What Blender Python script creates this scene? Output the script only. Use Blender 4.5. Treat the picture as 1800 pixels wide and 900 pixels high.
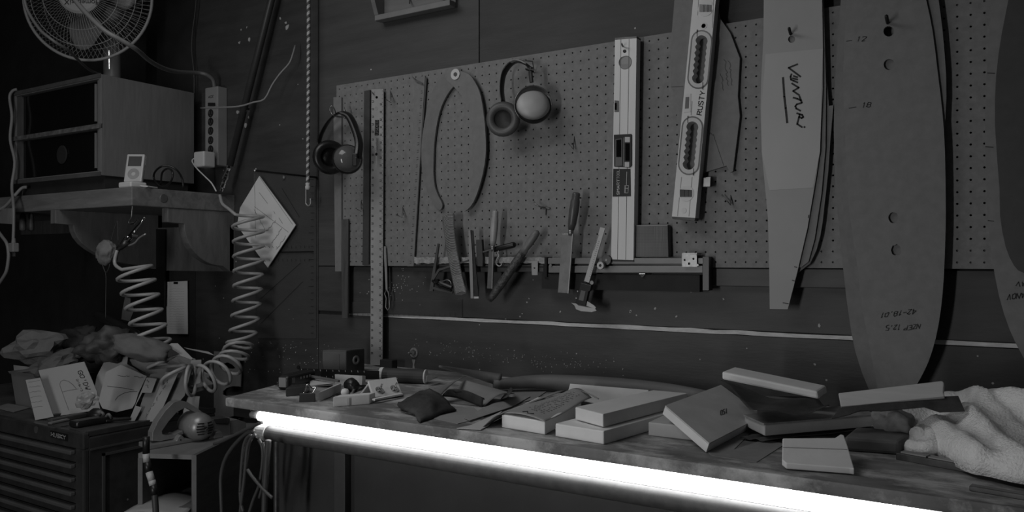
import bpy, bmesh, math, random
from mathutils import Vector, Matrix, noise
from mathutils.geometry import tessellate_polygon
for o in list(bpy.data.objects): bpy.data.objects.remove(o)
S = bpy.context.scene
COL = S.collection
R = random.Random(7)
# ------------------------------------------------------------------ camera
EYE = 1.30; DW = 2.0; FPX = 1400.0; YAW = math.radians(32.0); HY = 457.0
cd = bpy.data.cameras.new('camera'); cam = bpy.data.objects.new('camera', cd); COL.objects.link(cam)
cam.location = (0, 0, EYE); cam.rotation_euler = (math.pi/2, 0, YAW)
cd.sensor_width = 36; cd.lens = FPX/1800*36; cd.shift_y = (HY-450)/1800; cd.clip_start = .02
S.camera = cam
# ------------------------------------------------------------------ world, exposure
w = bpy.data.worlds.new('world'); S.world = w; w.use_nodes = True
w.node_tree.nodes['Background'].inputs[0].default_value = (1, 1, 1, 1)
w.node_tree.nodes['Background'].inputs[1].default_value = .01
S.view_settings.view_transform = 'Standard'; S.view_settings.look = 'None'
S.view_settings.exposure = 0.0; S.view_settings.gamma = 1; S.view_settings.use_curve_mapping = False
# ------------------------------------------------------------------ lamps of the room
def area(name, loc, target, sx, sy, power):
    l = bpy.data.lights.new(name, 'AREA'); l.shape = 'RECTANGLE'; l.size = sx; l.size_y = sy; l.energy = power
    o = bpy.data.objects.new(name, l); COL.objects.link(o); o.location = loc
    o.rotation_euler = (Vector(target)-Vector(loc)).to_track_quat('-Z', 'X').to_euler()
    return o
area('ceiling_tube_lamp', (-1.65, .70, 2.50), (-1.45, 1.1, 0), .8, 1.2, 8.5)
area('opposite_bench_tube_lamp', (-1.35, -1.15, 1.05), (-1.1, 2.0, 1.0), 1.2, .15, 15.5)
# ------------------------------------------------------------------ view geometry helpers
FW = Vector((-math.sin(YAW), math.cos(YAW), 0)); RT = Vector((math.cos(YAW), math.sin(YAW), 0)); CAM = Vector((0, 0, EYE))
ZB = EYE-.347; ZT = EYE-.50; ZC = EYE-.55            # bench, tool chest and crate tops
def ray(px, py): return FW + RT*((px-900)/FPX) + Vector((0, 0, (HY-py)/FPX))
class Pl:
    def __init__(s, P, n): s.P = Vector(P); s.n = Vector(n).normalized()
    def at(s, px, py):
        r = ray(px, py); return CAM + r*((s.P-CAM).dot(s.n)/r.dot(s.n))
def WL(off=0): return Pl((0, DW-off, 0), (0, -1, 0))
def W(px, py, off=0): return WL(off).at(px, py)
def HZ(px, py, z): return Pl((0, 0, z), (0, 0, 1)).at(px, py)
def Bn(px, py, h=0): return HZ(px, py, ZB+h)
def T(px, py, h=0): return HZ(px, py, ZT+h)
def zm(ox, oy, s):
    return lambda t: [(ox+float(a.split(',')[0])/s, oy+float(a.split(',')[1])/s) for a in t.split()]
r1 = zm(0,0,2.571); r2 = zm(0,300,2.813); r3 = zm(0,560,2.647); r4 = zm(380,560,2.647); r5 = zm(400,0,3); r6 = zm(540,130,1.915)
t1 = zm(720,340,3.75); t2 = zm(840,40,2.5); t3 = zm(1050,340,3.75); t4 = zm(1150,0,2.2485); t5 = zm(1430,0,2.2486); t6 = zm(1280,380,2.646); t7 = zm(1240,620,3.214); t8 = zm(670,600,3)
a1 = zm(360,600,5); a2 = zm(0,660,3.75); a3 = zm(220,680,4.092); a4 = zm(0,560,5); a5 = zm(160,540,4.5); a6 = zm(0,320,5); a7 = zm(200,260,5); a8 = zm(0,0,4.5)
b1 = zm(480,590,6); b2 = zm(680,620,5.625); b3 = zm(860,640,4.5); b4 = zm(1140,630,4.5); b5 = zm(1460,650,4.5); b6 = zm(330,130,4.5); b7 = zm(400,290,2.727); b8 = zm(550,180,6.43)
p0 = zm(0,0,1)
# ------------------------------------------------------------------ materials (all grey: a black and white photograph)
MATS = {}
def mat(name, v, rough=.65, metal=0., var=.12, scale=8., bump=0., bscale=60., stretch=(1,1,1), speck=0., speckv=.5, wood=False, alpha=1., emit=0., patch=0., patchv=.3, spec=.5):
    if name in MATS: return MATS[name]
    m = bpy.data.materials.new(name); m.use_nodes = True; nt = m.node_tree; N = nt.nodes; L = nt.links
    b = N['Principled BSDF']; b.inputs['Roughness'].default_value = rough; b.inputs['Metallic'].default_value = metal
    b.inputs['Specular IOR Level'].default_value = spec
    tc = N.new('ShaderNodeTexCoord'); mp = N.new('ShaderNodeMapping'); L.new(tc.outputs['Object'], mp.inputs[0]); mp.inputs['Scale'].default_value = stretch
    nz = N.new('ShaderNodeTexNoise'); nz.inputs['Scale'].default_value = scale; nz.inputs['Detail'].default_value = 6; nz.inputs['Roughness'].default_value = .62
    if wood: nz.inputs['Distortion'].default_value = .6
    L.new(mp.outputs[0], nz.inputs['Vector'])
    cr = N.new('ShaderNodeValToRGB'); L.new(nz.outputs['Fac'], cr.inputs[0])
    lo, hi = max(0, v*(1-var)), min(1, v*(1+var))
    cr.color_ramp.elements[0].position = .3; cr.color_ramp.elements[0].color = (lo, lo, lo, 1)
    cr.color_ramp.elements[1].position = .7; cr.color_ramp.elements[1].color = (hi, hi, hi, 1)
    col = cr.outputs[0]
    def mix(fac, val):
        nonlocal col
        mx = N.new('ShaderNodeMixRGB'); L.new(fac, mx.inputs[0]); L.new(col, mx.inputs[1]); mx.inputs[2].default_value = (val, val, val, 1); col = mx.outputs[0]
    if patch:
        n2 = N.new('ShaderNodeTexNoise'); n2.inputs['Scale'].default_value = 5; n2.inputs['Detail'].default_value = 9; n2.inputs['Roughness'].default_value = .7
        L.new(mp.outputs[0], n2.inputs['Vector'])
        c2 = N.new('ShaderNodeMapRange'); L.new(n2.outputs['Fac'], c2.inputs[0]); c2.inputs[1].default_value = .47; c2.inputs[2].default_value = .62; c2.inputs[4].default_value = patch
        mix(c2.outputs[0], patchv)
    if speck:
        vo = N.new('ShaderNodeTexVoronoi'); vo.inputs['Scale'].default_value = 42; L.new(tc.outputs['Object'], vo.inputs['Vector'])
        sc = N.new('ShaderNodeSeparateColor'); L.new(vo.outputs['Color'], sc.inputs[0])
        g1 = N.new('ShaderNodeMath'); g1.operation = 'GREATER_THAN'; L.new(sc.outputs[0], g1.inputs[0]); g1.inputs[1].default_value = 1-speck
        n3 = N.new('ShaderNodeTexNoise'); n3.inputs['Scale'].default_value = 2.2; L.new(tc.outputs['Object'], n3.inputs['Vector'])
        g3 = N.new('ShaderNodeMath'); g3.operation = 'GREATER_THAN'; L.new(n3.outputs['Fac'], g3.inputs[0]); g3.inputs[1].default_value = .52
        sz = N.new('ShaderNodeMath'); sz.operation = 'MULTIPLY'; L.new(sc.outputs[1], sz.inputs[0]); sz.inputs[1].default_value = .13
        l1 = N.new('ShaderNodeMath'); l1.operation = 'LESS_THAN'; L.new(vo.outputs['Distance'], l1.inputs[0]); L.new(sz.outputs[0], l1.inputs[1])
        m1 = N.new('ShaderNodeMath'); m1.operation = 'MULTIPLY'; L.new(g1.outputs[0], m1.inputs[0]); L.new(l1.outputs[0], m1.inputs[1])
        m2 = N.new('ShaderNodeMath'); m2.operation = 'MULTIPLY'; L.new(m1.outputs[0], m2.inputs[0]); L.new(g3.outputs[0], m2.inputs[1])
        mix(m2.outputs[0], speckv)
    L.new(col, b.inputs['Base Color'])
    if bump:
        n4 = N.new('ShaderNodeTexNoise'); n4.inputs['Scale'].default_value = bscale; n4.inputs['Detail'].default_value = 4; L.new(mp.outputs[0], n4.inputs['Vector'])
        bp = N.new('ShaderNodeBump'); bp.inputs['Strength'].default_value = bump; bp.inputs['Distance'].default_value = .004; L.new(n4.outputs['Fac'], bp.inputs['Height']); L.new(bp.outputs[0], b.inputs['Normal'])
    if alpha < 1: b.inputs['Alpha'].default_value = alpha
    if emit:
        b.inputs['Emission Color'].default_value = (1, 1, 1, 1); b.inputs['Emission Strength'].default_value = emit
    MATS[name] = m; return m
WALLM = mat('dark_painted_plywood', .044, .6, var=.3, scale=3, bump=.15, bscale=35, stretch=(1, 1, 6), speck=.10, speckv=.45)
WALLL = mat('dark_painted_plywood_lower', .055, .55, var=.25, scale=4, bump=.12, bscale=40, stretch=(1, 1, 5), speck=.28, speckv=.4)
WALLU = mat('scuffed_plywood_upper', .062, .6, var=.3, scale=3, bump=.2, bscale=30, stretch=(.5, 1, 5), speck=.03)
BLKW = mat('black_painted_wall', .02, .8, var=.3)
FLOORM = mat('grey_concrete', .12, .8, var=.3, speck=.2)
CEILM = mat('ceiling_paint', .35, .8)
PEG = mat('brown_hardboard', .20, .6, var=.16, scale=55, bump=.08, bscale=120)
MDF = mat('fibreboard', .195, .65, var=.10, scale=45, bump=.05, bscale=150)
MDFD = mat('dark_fibreboard', .055, .6, var=.12, scale=40)
MDF2 = mat('aged_fibreboard', .175, .65, var=.14, scale=30)
CARD = mat('pale_card', .36, .6, var=.06, scale=5)
VELL = mat('vellum', .41, .5, var=.05, scale=6)
PAPER = mat('white_paper', .55, .7, var=.06, scale=12)
PAPERG = mat('grey_paper', .30, .7, var=.12, scale=12, bump=.1, bscale=30)
KRAFT = mat('kraft_paper', .25, .75, var=.18, scale=14, bump=.2, bscale=40)
INK = mat('black_ink', .008, .6)
BLACK = mat('black_plastic', .012, .35)
BLACKR = mat('black_rubber', .015, .6)
BLKGL = mat('smoked_glass', .006, .12)
GREYPL = mat('grey_plastic', .14, .3)
WHITEPL = mat('white_plastic', .62, .35, var=.04)
BEIGEPL = mat('beige_plastic', .24, .45, var=.06)
ALU = mat('aluminium', .42, .42, .55, var=.08, scale=30, stretch=(1, 1, .2))
ALUW = mat('painted_aluminium', .50, .45, .1, var=.05, scale=10)
STEEL = mat('steel', .26, .38, .8, var=.2, scale=25)
CHROME = mat('chrome', .7, .12, 1., var=.05)
DSTEEL = mat('dark_steel', .09, .4, .7, var=.3, scale=30)
WOOD = mat('light_wood', .34, .6, var=.18, scale=6, stretch=(2, 12, 12), wood=True)
WOODM = mat('veneer', .165, .55, var=.14, scale=5, stretch=(14, 14, 1.6), wood=True)
WOODS = mat('pine', .17, .6, var=.28, scale=4, stretch=(1.5, 10, 10), wood=True, patch=.2, patchv=.1)
WOODD = mat('dark_wood', .085, .5, var=.3, scale=8, stretch=(8, 8, 1), wood=True)
WOODH = mat('tool_handle_wood', .09, .35, var=.3, scale=20, stretch=(3, 3, 1))
BENCHM = mat('worn_bench_top', .19, .6, var=.45, scale=7, stretch=(1, 2.0, 1), patch=.9, patchv=.62, bump=.15, bscale=25)
FOAM = mat('foam', .72, .8, var=.05, scale=20, bump=.06, bscale=120)
FOAMW = mat('pale_foam', .84, .8, var=.05, scale=20, bump=.05, bscale=120)
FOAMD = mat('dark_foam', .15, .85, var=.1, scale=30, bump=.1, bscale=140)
FOAMM = mat('grey_foam', .48, .8, var=.08, scale=25, bump=.06)
SAND = mat('black_sandpaper', .035, .75, var=.5, scale=25, bump=.3, bscale=90, patch=.5, patchv=.09)
TERRY = mat('terry_cloth', .84, .95, var=.08, scale=60, bump=.9, bscale=240)
CLOTHD = mat('dark_cloth', .032, .9, var=.3, scale=12, bump=.3, bscale=50)
ACRY = mat('smoky_acrylic', .12, .2, var=.1, alpha=.30)
CORDG = mat('grey_cord', .13, .5)
CORDW = mat('white_cord', .24, .5)
CORDD = mat('dim_cord', .05, .5)
HOSE = mat('air_hose_plastic', .36, .35, var=.05)
CHESTM = mat('black_enamel', .035, .35, var=.3, scale=20, speck=.1, speckv=.15)
CHESTR = mat('chest_drawer_rail', .13, .35, .4, var=.2)
CAB = mat('cabinet_panel', .03, .6, var=.3, scale=5, speck=.12, speckv=.2)
CAB2 = mat('cabinet_stile', .045, .6, var=.3)
TUBE = mat('lit_tube_glass', .8, .3, emit=9.)
LIGHTPIPE = mat('dusty_pipe', .085, .55, var=.25, scale=50, speck=.3, speckv=.6)
# ------------------------------------------------------------------ object helpers
ORG = {}
def setp(o, label=None, cat=None, group=None, kind=None):
    if label: o['label'] = label
    if cat: o['category'] = cat
    if group: o['group'] = group
    if kind: o['kind'] = kind
    return o
def thing(name, label, cat, loc, group=None):
    o = bpy.data.objects.new(name, None); COL.objects.link(o); o.empty_display_size = .02
    o.location = loc; ORG[o.name] = Vector(loc); return setp(o, label, cat, group)
def mk(name, V, F, m, parent=None, smooth=False, bevel=0., sub=0, solid=0., seg=2):
    V = [Vector(v) for v in V]
    lo = Vector((min(v.x for v in V), min(v.y for v in V), min(v.z for v in V))); hi = Vector((max(v.x for v in V), max(v.y for v in V), max(v.z for v in V)))
    org = (lo+hi)/2
    if parent is None: org.z = lo.z
    me = bpy.data.meshes.new(name); me.from_pydata([v-org for v in V], [], F)
    bm = bmesh.new(); bm.from_mesh(me); bmesh.ops.recalc_face_normals(bm, faces=bm.faces); bm.to_mesh(me); bm.free()
    me.materials.append(m)
    if smooth:
        for p in me.polygons: p.use_smooth = True
    o = bpy.data.objects.new(name, me); COL.objects.link(o); ORG[o.name] = org
    if parent is not None: o.parent = parent; o.location = org-ORG[parent.name]
    else: o.location = org
    if solid:
        s = o.modifiers.new('solid', 'SOLIDIFY'); s.thickness = solid; s.offset = 0
    if bevel:
        bv = o.modifiers.new('bevel', 'BEVEL'); bv.width = bevel; bv.segments = seg; bv.limit_method = 'ANGLE'; bv.angle_limit = math.radians(35)
    if sub:
        sb = o.modifiers.new('sub', 'SUBSURF'); sb.levels = sub; sb.render_levels = sub
    return o
def clampz(o, z):
    for q in ([o] if o.type == 'MESH' else [])+[c for c in o.children if c.type == 'MESH']:
        zo = ORG[q.name].z
        for v in q.data.vertices: v.co.z = max(v.co.z, z-zo)
    return o
def clone(o, loc, parent):
    c = o.copy(); COL.objects.link(c); ORG[c.name] = Vector(loc); c.parent = parent; c.location = Vector(loc)-(ORG[parent.name] if parent else Vector()); return c
class MB:
    def __init__(s): s.V = []; s.F = []
    def add(s, V, F):
        n = len(s.V); s.V += [Vector(v) for v in V]; s.F += [[i+n for i in f] for f in F]; return s
    def hexa(s, c): return s.add(c, [(0,1,2,3), (4,5,6,7), (0,1,5,4), (1,2,6,5), (2,3,7,6), (3,0,4,7)])
    def box(s, lo, hi):
        x0, y0, z0 = lo; x1, y1, z1 = hi
        return s.hexa([(x0,y0,z0), (x1,y0,z0), (x1,y1,z0), (x0,y1,z0), (x0,y0,z1), (x1,y0,z1), (x1,y1,z1), (x0,y1,z1)])
    def obox(s, c, ax, h):
        c = Vector(c); a, b, d = [Vector(v).normalized()*k for v, k in zip(ax, h)]
        return s.hexa([c-a-b-d, c+a-b-d, c+a+b-d, c-a+b-d, c-a-b+d, c+a-b+d, c+a+b+d, c-a+b+d])
    def prism(s, loops, vec):
        loops = [[Vector(p) for p in l] for l in loops]; vec = Vector(vec)
        tri = tessellate_polygon(loops); flat = [p for l in loops for p in l]; n = len(flat)
        F = [tuple(t) for t in tri] + [tuple(i+n for i in reversed(t)) for t in tri]; k = 0
        for l in loops:
            m = len(l)
            for i in range(m): F.append((k+i, k+(i+1) % m, k+(i+1) % m+n, k+i+n))
            k += m
        return s.add(flat+[p+vec for p in flat], F)
    def tube(s, P, r, n=8, closed=False, flat=1., up=None):
        P = [Vector(p) for p in P]; m = len(P)
        rr = r if isinstance(r, (list, tuple)) else [r]*m
        V = []; F = []; A = None
        for i in range(m):
            t = (P[(i+1) % m]-P[i-1]) if closed else (P[min(i+1, m-1)]-P[max(i-1, 0)])
            if t.length < 1e-9: t = Vector((0, 0, 1))
            t.normalize()
            if A is None:
                g = Vector(up) if up else (Vector((0, 0, 1)) if abs(t.z) < .9 else Vector((1, 0, 0)))
                A = (g-t*g.dot(t)).normalized()
            else: A = (A-t*A.dot(t)).normalized()
            B = t.cross(A)
            for k in range(n):
                an = 2*math.pi*k/n; V.append(P[i]+(A*math.cos(an)+B*math.sin(an)*flat)*rr[i])
        for i in range(m if closed else m-1):
            j = (i+1) % m
            for k in range(n): F.append((i*n+k, i*n+(k+1) % n, j*n+(k+1) % n, j*n+k))
        if not closed: F += [tuple(range(n)), tuple(range((m-1)*n, m*n))]
        return s.add(V, F)
    def lathe(s, prof, P, ax, n=20):
        P = Vector(P); ax = Vector(ax).normalized(); g = Vector((0, 0, 1)) if abs(ax.z) < .9 else Vector((1, 0, 0))
        A = (g-ax*g.dot(ax)).normalized(); B = ax.cross(A); V = []; F = []
        for r, t in prof:
            for k in range(n):
                an = 2*math.pi*k/n; V.append(P+ax*t+(A*math.cos(an)+B*math.sin(an))*r)
        for i in range(len(prof)-1):
            for k in range(n): F.append((i*n+k, i*n+(k+1) % n, (i+1)*n+(k+1) % n, (i+1)*n+k))
        if prof[0][0] > 1e-6: F.append(tuple(range(n)))
        if prof[-1][0] > 1e-6: F.append(tuple(range((len(prof)-1)*n, len(prof)*n)))
        return s.add(V, F)
    def mk(s, name, m, parent=None, **k): return mk(name, s.V, s.F, m, parent, **k)
def cat_rom(pts, k=4, closed=True):
    n = len(pts); out = []
    P = [Vector(p) for p in pts]
    rng = range(n if closed else n-1)
    for i in rng:
        a, b, c, d = (P[(i-1) % n], P[i], P[(i+1) % n], P[(i+2) % n]) if closed else (P[max(i-1, 0)], P[i], P[i+1], P[min(i+2, n-1)])
        for j in range(k):
            t = j/k; out.append(.5*((2*b)+(c-a)*t+(2*a-5*b+4*c-d)*t*t+(3*b-a-3*c+d)*t**3))
    if not closed: out.append(P[-1])
    return out
def circ(cx, cy, r, n=14, ry=None): return [(cx+r*math.cos(2*math.pi*i/n), cy+(ry or r)*math.sin(2*math.pi*i/n)) for i in range(n)]
def plate(name, pts, pl, th, m, parent=None, holes=(), sm=0, **k):
    """outline given as sight lines that meet the real plane pl; th = real thickness behind the front face"""
    if sm: pts = [tuple(v)[:2] for v in cat_rom([(a, b, 0) for a, b in pts], sm)]
    loops = [[pl.at(*p) for p in pts]]+[[pl.at(*p) for p in h] for h in holes]
    return MB().prism(loops, -pl.n*th).mk(name, m, parent, **k)
def wp(name, pts, off, th, m, parent=None, holes=(), sm=0, **k): return plate(name, pts, WL(off), th, m, parent, holes, sm, **k)
def disc(name, px, py, r, pl, th, m, parent, hole=0, n=20, **k):
    c = pl.at(px, py); prof = [(r, 0), (r, th)] if not hole else [(hole, 0), (r, 0), (r, th), (hole, th), (hole, 0)]
    return MB().lathe(prof, c-pl.n*th, pl.n, n).mk(name, m, parent, **k)
def curve3(name, P, r, m, parent=None, k=5, n=8, **kw):
    return MB().tube(cat_rom(P, k, False) if k > 1 else P, r, n).mk(name, m, parent, smooth=True, **kw)
FONT = {'A':'00 26 40;12 32','B':'00 06 36 45 44 33 03;33 42 41 30 00','C':'45 36 16 05 01 10 30 41','D':'00 06 26 44 42 20 00','E':'46 06 00 40;03 33','G':'45 36 16 05 01 10 30 41 43 23','H':'00 06;40 46;03 43',
 'I':'20 26','K':'00 06;46 03 40','L':'06 00 40','M':'00 06 23 46 40','N':'00 06 40 46','O':'10 01 05 16 36 45 41 30 10','P':'00 06 36 45 44 33 03','R':'00 06 36 45 44 33 03;23 40','S':'45 36 16 05 04 42 41 30 10 01',
 'T':'06 46;26 20','U':'06 01 10 30 41 46','V':'06 20 46','W':'06 10 23 30 46','X':'00 46;06 40','Y':'06 23 46;23 20','Z':'06 46 00 40','0':'10 01 05 16 36 45 41 30 10','1':'15 26 20','2':'05 16 36 45 44 00 40','3':'05 16 36 45 44 33 42 41 30 10 01',
 '4':'30 36 02 42','5':'46 06 03 33 42 41 30 00','6':'45 36 16 05 01 10 30 41 42 33 03','8':'13 04 05 16 36 45 44 33 13 02 01 10 30 41 42 33','.':'20 21','-':'03 43','/':'00 46',"'":'26 24'}
def ribbons(name, lines, pl, wd, m, parent, lift=.0006):
    """pen or print strokes lying on a surface"""
    mb = MB()
    for ln in lines:
        P = [pl.at(*p)+pl.n*lift for p in ln]
        for i in range(len(P)-1):
            d = P[i+1]-P[i]
            if d.length < 1e-6: continue
            d.normalize(); s = d.cross(pl.n)*wd/2; e = d*wd*.3
            mb.add([P[i]-s-e, P[i]+s-e, P[i+1]+s+e, P[i+1]-s+e], [(0, 1, 2, 3)])
    o = mb.mk(name, m, parent)
    if len(lines) > 5: o['kind'] = 'stuff'
    return o
def text(s, org, adv, up, jig=0.):
    """stroke lettering: org = pixel start, adv = pixel step for one letter, up = pixel vector for letter height"""
    out = []
    for i, ch in enumerate(s):
        if ch in FONT:
            for pl_ in FONT[ch].split(';'):
                out.append([(org[0]+adv[0]*(i+int(c[0])/4*.72)+up[0]*int(c[1])/6+R.uniform(-jig, jig), org[1]+adv[1]*(i+int(c[0])/4*.72)+up[1]*int(c[1])/6+R.uniform(-jig, jig)) for c in pl_.split()])
    return out
def scribble(x0, y0, x1, y1, amp, n, ampx=0):
    return [[(x0+(x1-x0)*i/n+R.uniform(-1, 1)*ampx, y0+(y1-y0)*i/n+R.uniform(-amp, amp)) for i in range(n+1)]]
def printed(s, px, py, pl, size, ang, m, parent, name='lettering'):
    c = bpy.data.curves.new('t', 'FONT'); c.body = s; c.size = size; c.align_x = 'CENTER'; c.align_y = 'CENTER'
    o = bpy.data.objects.new('t', c); COL.objects.link(o)
    me = bpy.data.meshes.new_from_object(o.evaluated_get(bpy.context.evaluated_depsgraph_get())); bpy.data.objects.remove(o)
    n = pl.n; ux = Vector((0, 0, 1)).cross(n).normalized(); uy = n.cross(ux); a = math.radians(ang)
    U = ux*math.cos(a)+uy*math.sin(a); Vv = -ux*math.sin(a)+uy*math.cos(a); c0 = pl.at(px, py)+n*.0006
    V = [c0+U*v.co.x+Vv*v.co.y for v in me.vertices]; F = [tuple(p.vertices) for p in me.polygons]
    return mk(name, V, F, m, parent)
def sheet(name, fn, nu, nv, m, parent=None, th=.001, **k):
    V = [fn(i/nu, j/nv) for j in range(nv+1) for i in range(nu+1)]
    F = [(j*(nu+1)+i, j*(nu+1)+i+1, (j+1)*(nu+1)+i+1, (j+1)*(nu+1)+i) for j in range(nv) for i in range(nu)]
    return mk(name, V, F, m, parent, solid=th, **k)
def bil(c, u, v): return (c[0]*(1-u)+c[1]*u)*(1-v)+(c[3]*(1-u)+c[2]*u)*v
def blob(name, c, rad, m, parent=None, amp=.25, fr=3., seed=0, lev=4, smooth=True, floor=None, ax=None):
    bm = bmesh.new(); bmesh.ops.create_icosphere(bm, subdivisions=lev, radius=1); V = []; c = Vector(c)
    ax = ax or (Vector((1,0,0)), Vector((0,1,0)), Vector((0,0,1)))
    for v in bm.verts:
        q = v.co*fr+Vector((seed*7.3, seed*3.1, seed))
        d = 1+amp*(noise.noise(q)+.8*(.5-abs(noise.noise(q*2.1)))+.4*(.5-abs(noise.noise(q*4.7))))
        e = v.co*d; p = c+ax[0]*e.x*rad[0]+ax[1]*e.y*rad[1]+ax[2]*e.z*rad[2]
        if floor is not None: p.z = max(p.z, floor)
        V.append(p)
    F = [tuple(x.index for x in f.verts) for f in bm.faces]; bm.free()
    return mk(name, V, F, m, parent, smooth=smooth)
# ================================================================== the room
X0, X1, Y0, HT = -4.3, 1.7, -1.35, 2.62
def struct(name, lo, hi, m): return setp(MB().box(lo, hi).mk(name, m), kind='structure')
struct('floor', (X0-.1, Y0-.1, -.1), (X1+.1, DW+.15, 0), FLOORM)
struct('ceiling', (X0-.1, Y0-.1, HT), (X1+.1, DW+.15, HT+.1), CEILM)
struct('wall_left', (X0-.1, Y0, 0), (X0, DW, HT), BLKW)
struct('wall_right', (X1, Y0, 0), (X1+.1, DW, HT), WALLM)
struct('wall_front', (X0, Y0-.1, 0), (X1, Y0, HT), WALLM)
wall = struct('wall_back', (X0, DW+.01, 0), (X1, DW+.12, HT), BLKW)
def panel(x0, x1, z0, z1, m): return MB().box((x0, DW, z0), (x1, DW+.0105, z1)).mk('panel', m, wall, bevel=.0015)
XL, XM = -2.72, -2.047
panel(X0, XL-.003, 0, HT, BLKW); panel(XL, XM-.002, 0, HT, WALLM)
panel(XM, -1.369, EYE-.02, HT, WALLU); panel(-1.366, X1, EYE-.02, HT, WALLM)
ZS = EYE-.177
panel(XM, X1, ZS+.0005, EYE-.023, WALLL); panel(XM, X1, 0, ZS-.0115, WALLL)
# pale raw edge between the two lower sheets, with a ragged top
mb = MB(); n = 60; xs = [-1.9+i*(X1+1.9)/n for i in range(n+1)]
top = [Vector((x, DW-.002, ZS+R.uniform(-.0022, .0012)-(.004 if i == 0 else 0))) for i, x in enumerate(xs)]
bot = [Vector((x, DW-.002, ZS-.0105+R.uniform(-.001, .001)+(.002 if i == 0 else 0))) for i, x in enumerate(xs)]
mb.prism([top+bot[::-1]], (0, .012, 0)).mk('raw_edge_strip', mat('raw_plywood_edge', .62, .7, var=.2, scale=30, stretch=(1, 1, 4)), wall)
# batten under the pegboard
setp(MB().box((W(962, 470).x, DW-.018, EYE-.066), (W(1500, 470).x, DW-.0005, EYE-.021)).mk('trim_1', mat('batten_paint', .07, .55, var=.2, scale=6, stretch=(1, 1, 6)), bevel=.002), kind='structure')
# paint blobs and splats on the plywood
mb = MB()
def splat(px, py, r):
    c = W(px, py); pts = []
    for i in range(9):
        a = 2*math.pi*i/9; k = r*R.uniform(.5, 1.25); pts.append(c+Vector((k*math.cos(a), -.0012, k*1.1*math.sin(a))))
    mb.prism([pts], (0, .0015, 0))
for px, py, r in [(505,48,.013),(503,40,.006),(493,33,.005),(421,75,.006),(438,70,.007),(418,197,.006),(437,206,.005),(432,222,.009),(450,297,.003),(424,52,.003),(434,48,.003)]: splat(px, py, r)
for i in range(70):
    splat(R.gauss(505, 45), R.uniform(600, 655), R.uniform(.0008, .002))
for i in range(60): splat(R.gauss(690, 35), R.gauss(505, 14), R.uniform(.0008, .002))
for i in range(150):
    t = R.random(); splat(740+t*330+R.gauss(0, 22), 608+t*38+R.gauss(0, 9), R.uniform(.0006, .0016))
for px, py, r in [(1108,548,.003),(1152,542,.004),(1119,554,.002),(1189,556,.003),(930,525,.002),(918,551,.002),(985,548,.003),(1109,547,.003),(1432,640,.003),(1440,572,.004),(1272,526,.003)]: splat(px, py, r)
setp(mb.mk('paint_flecks', mat('paint_flecks', .42, .6), wall), kind='stuff')
# clear acrylic squares and ruler on the wall
sq = thing('acrylic_square', 'large dark see-through acrylic square with tick marks, behind the white diamond card', 'drafting square', W(500, 600, .004))
plate('sheet', b7('124,25 424,60 424,830 145,830'), WL(.006), .003, ACRY, sq)
plate('crossbar', b7('150,418 410,412 410,418 150,424'), WL(.0085), .002, BLACK, sq)
tk = []
for i in range(24):
    y = 70+i*32; tk.append([(400+(412-(22 if i % 4 == 0 else 12))/2.727, 290+y/2.727), (400+412/2.727, 290+y/2.727)])
for i in range(12):
    x = 160+i*21; tk += [[(400+x/2.727, 290+388/2.727), (400+x/2.727, 290+398/2.727)], [(400+x/2.727, 290+452/2.727), (400+x/2.727, 290+462/2.727)]]
tk += [b7('160,640 350,470'), b7('160,760 360,560'), b7('260,110 345,250')]
ribbons('tick_marks', tk, WL(.006), .0016, INK, sq)
o = plate('rim', b7('124,22 428,56 428,64 124,30'), WL(.007), .003, BLKGL, sq)
MB().lathe([(.008, 0), (.008, .004), (.003, .006)], W(499, 312, .006), (0, -1, 0), 12).mk('screw_head', STEEL, sq)
ar = thing('acrylic_ruler', 'clear acrylic ruler lying along the pale raw edge under the pegboard', 'ruler', W(715, 557, .003))
plate('blade', p0('616,531 812,526 812,557 616,556'), WL(.006), .003, ACRY, ar); ribbons('tick_marks', [[(620+i*9, 556), (620+i*9, 551)] for i in range(21)], WL(.006), .001, INK, ar)
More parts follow.
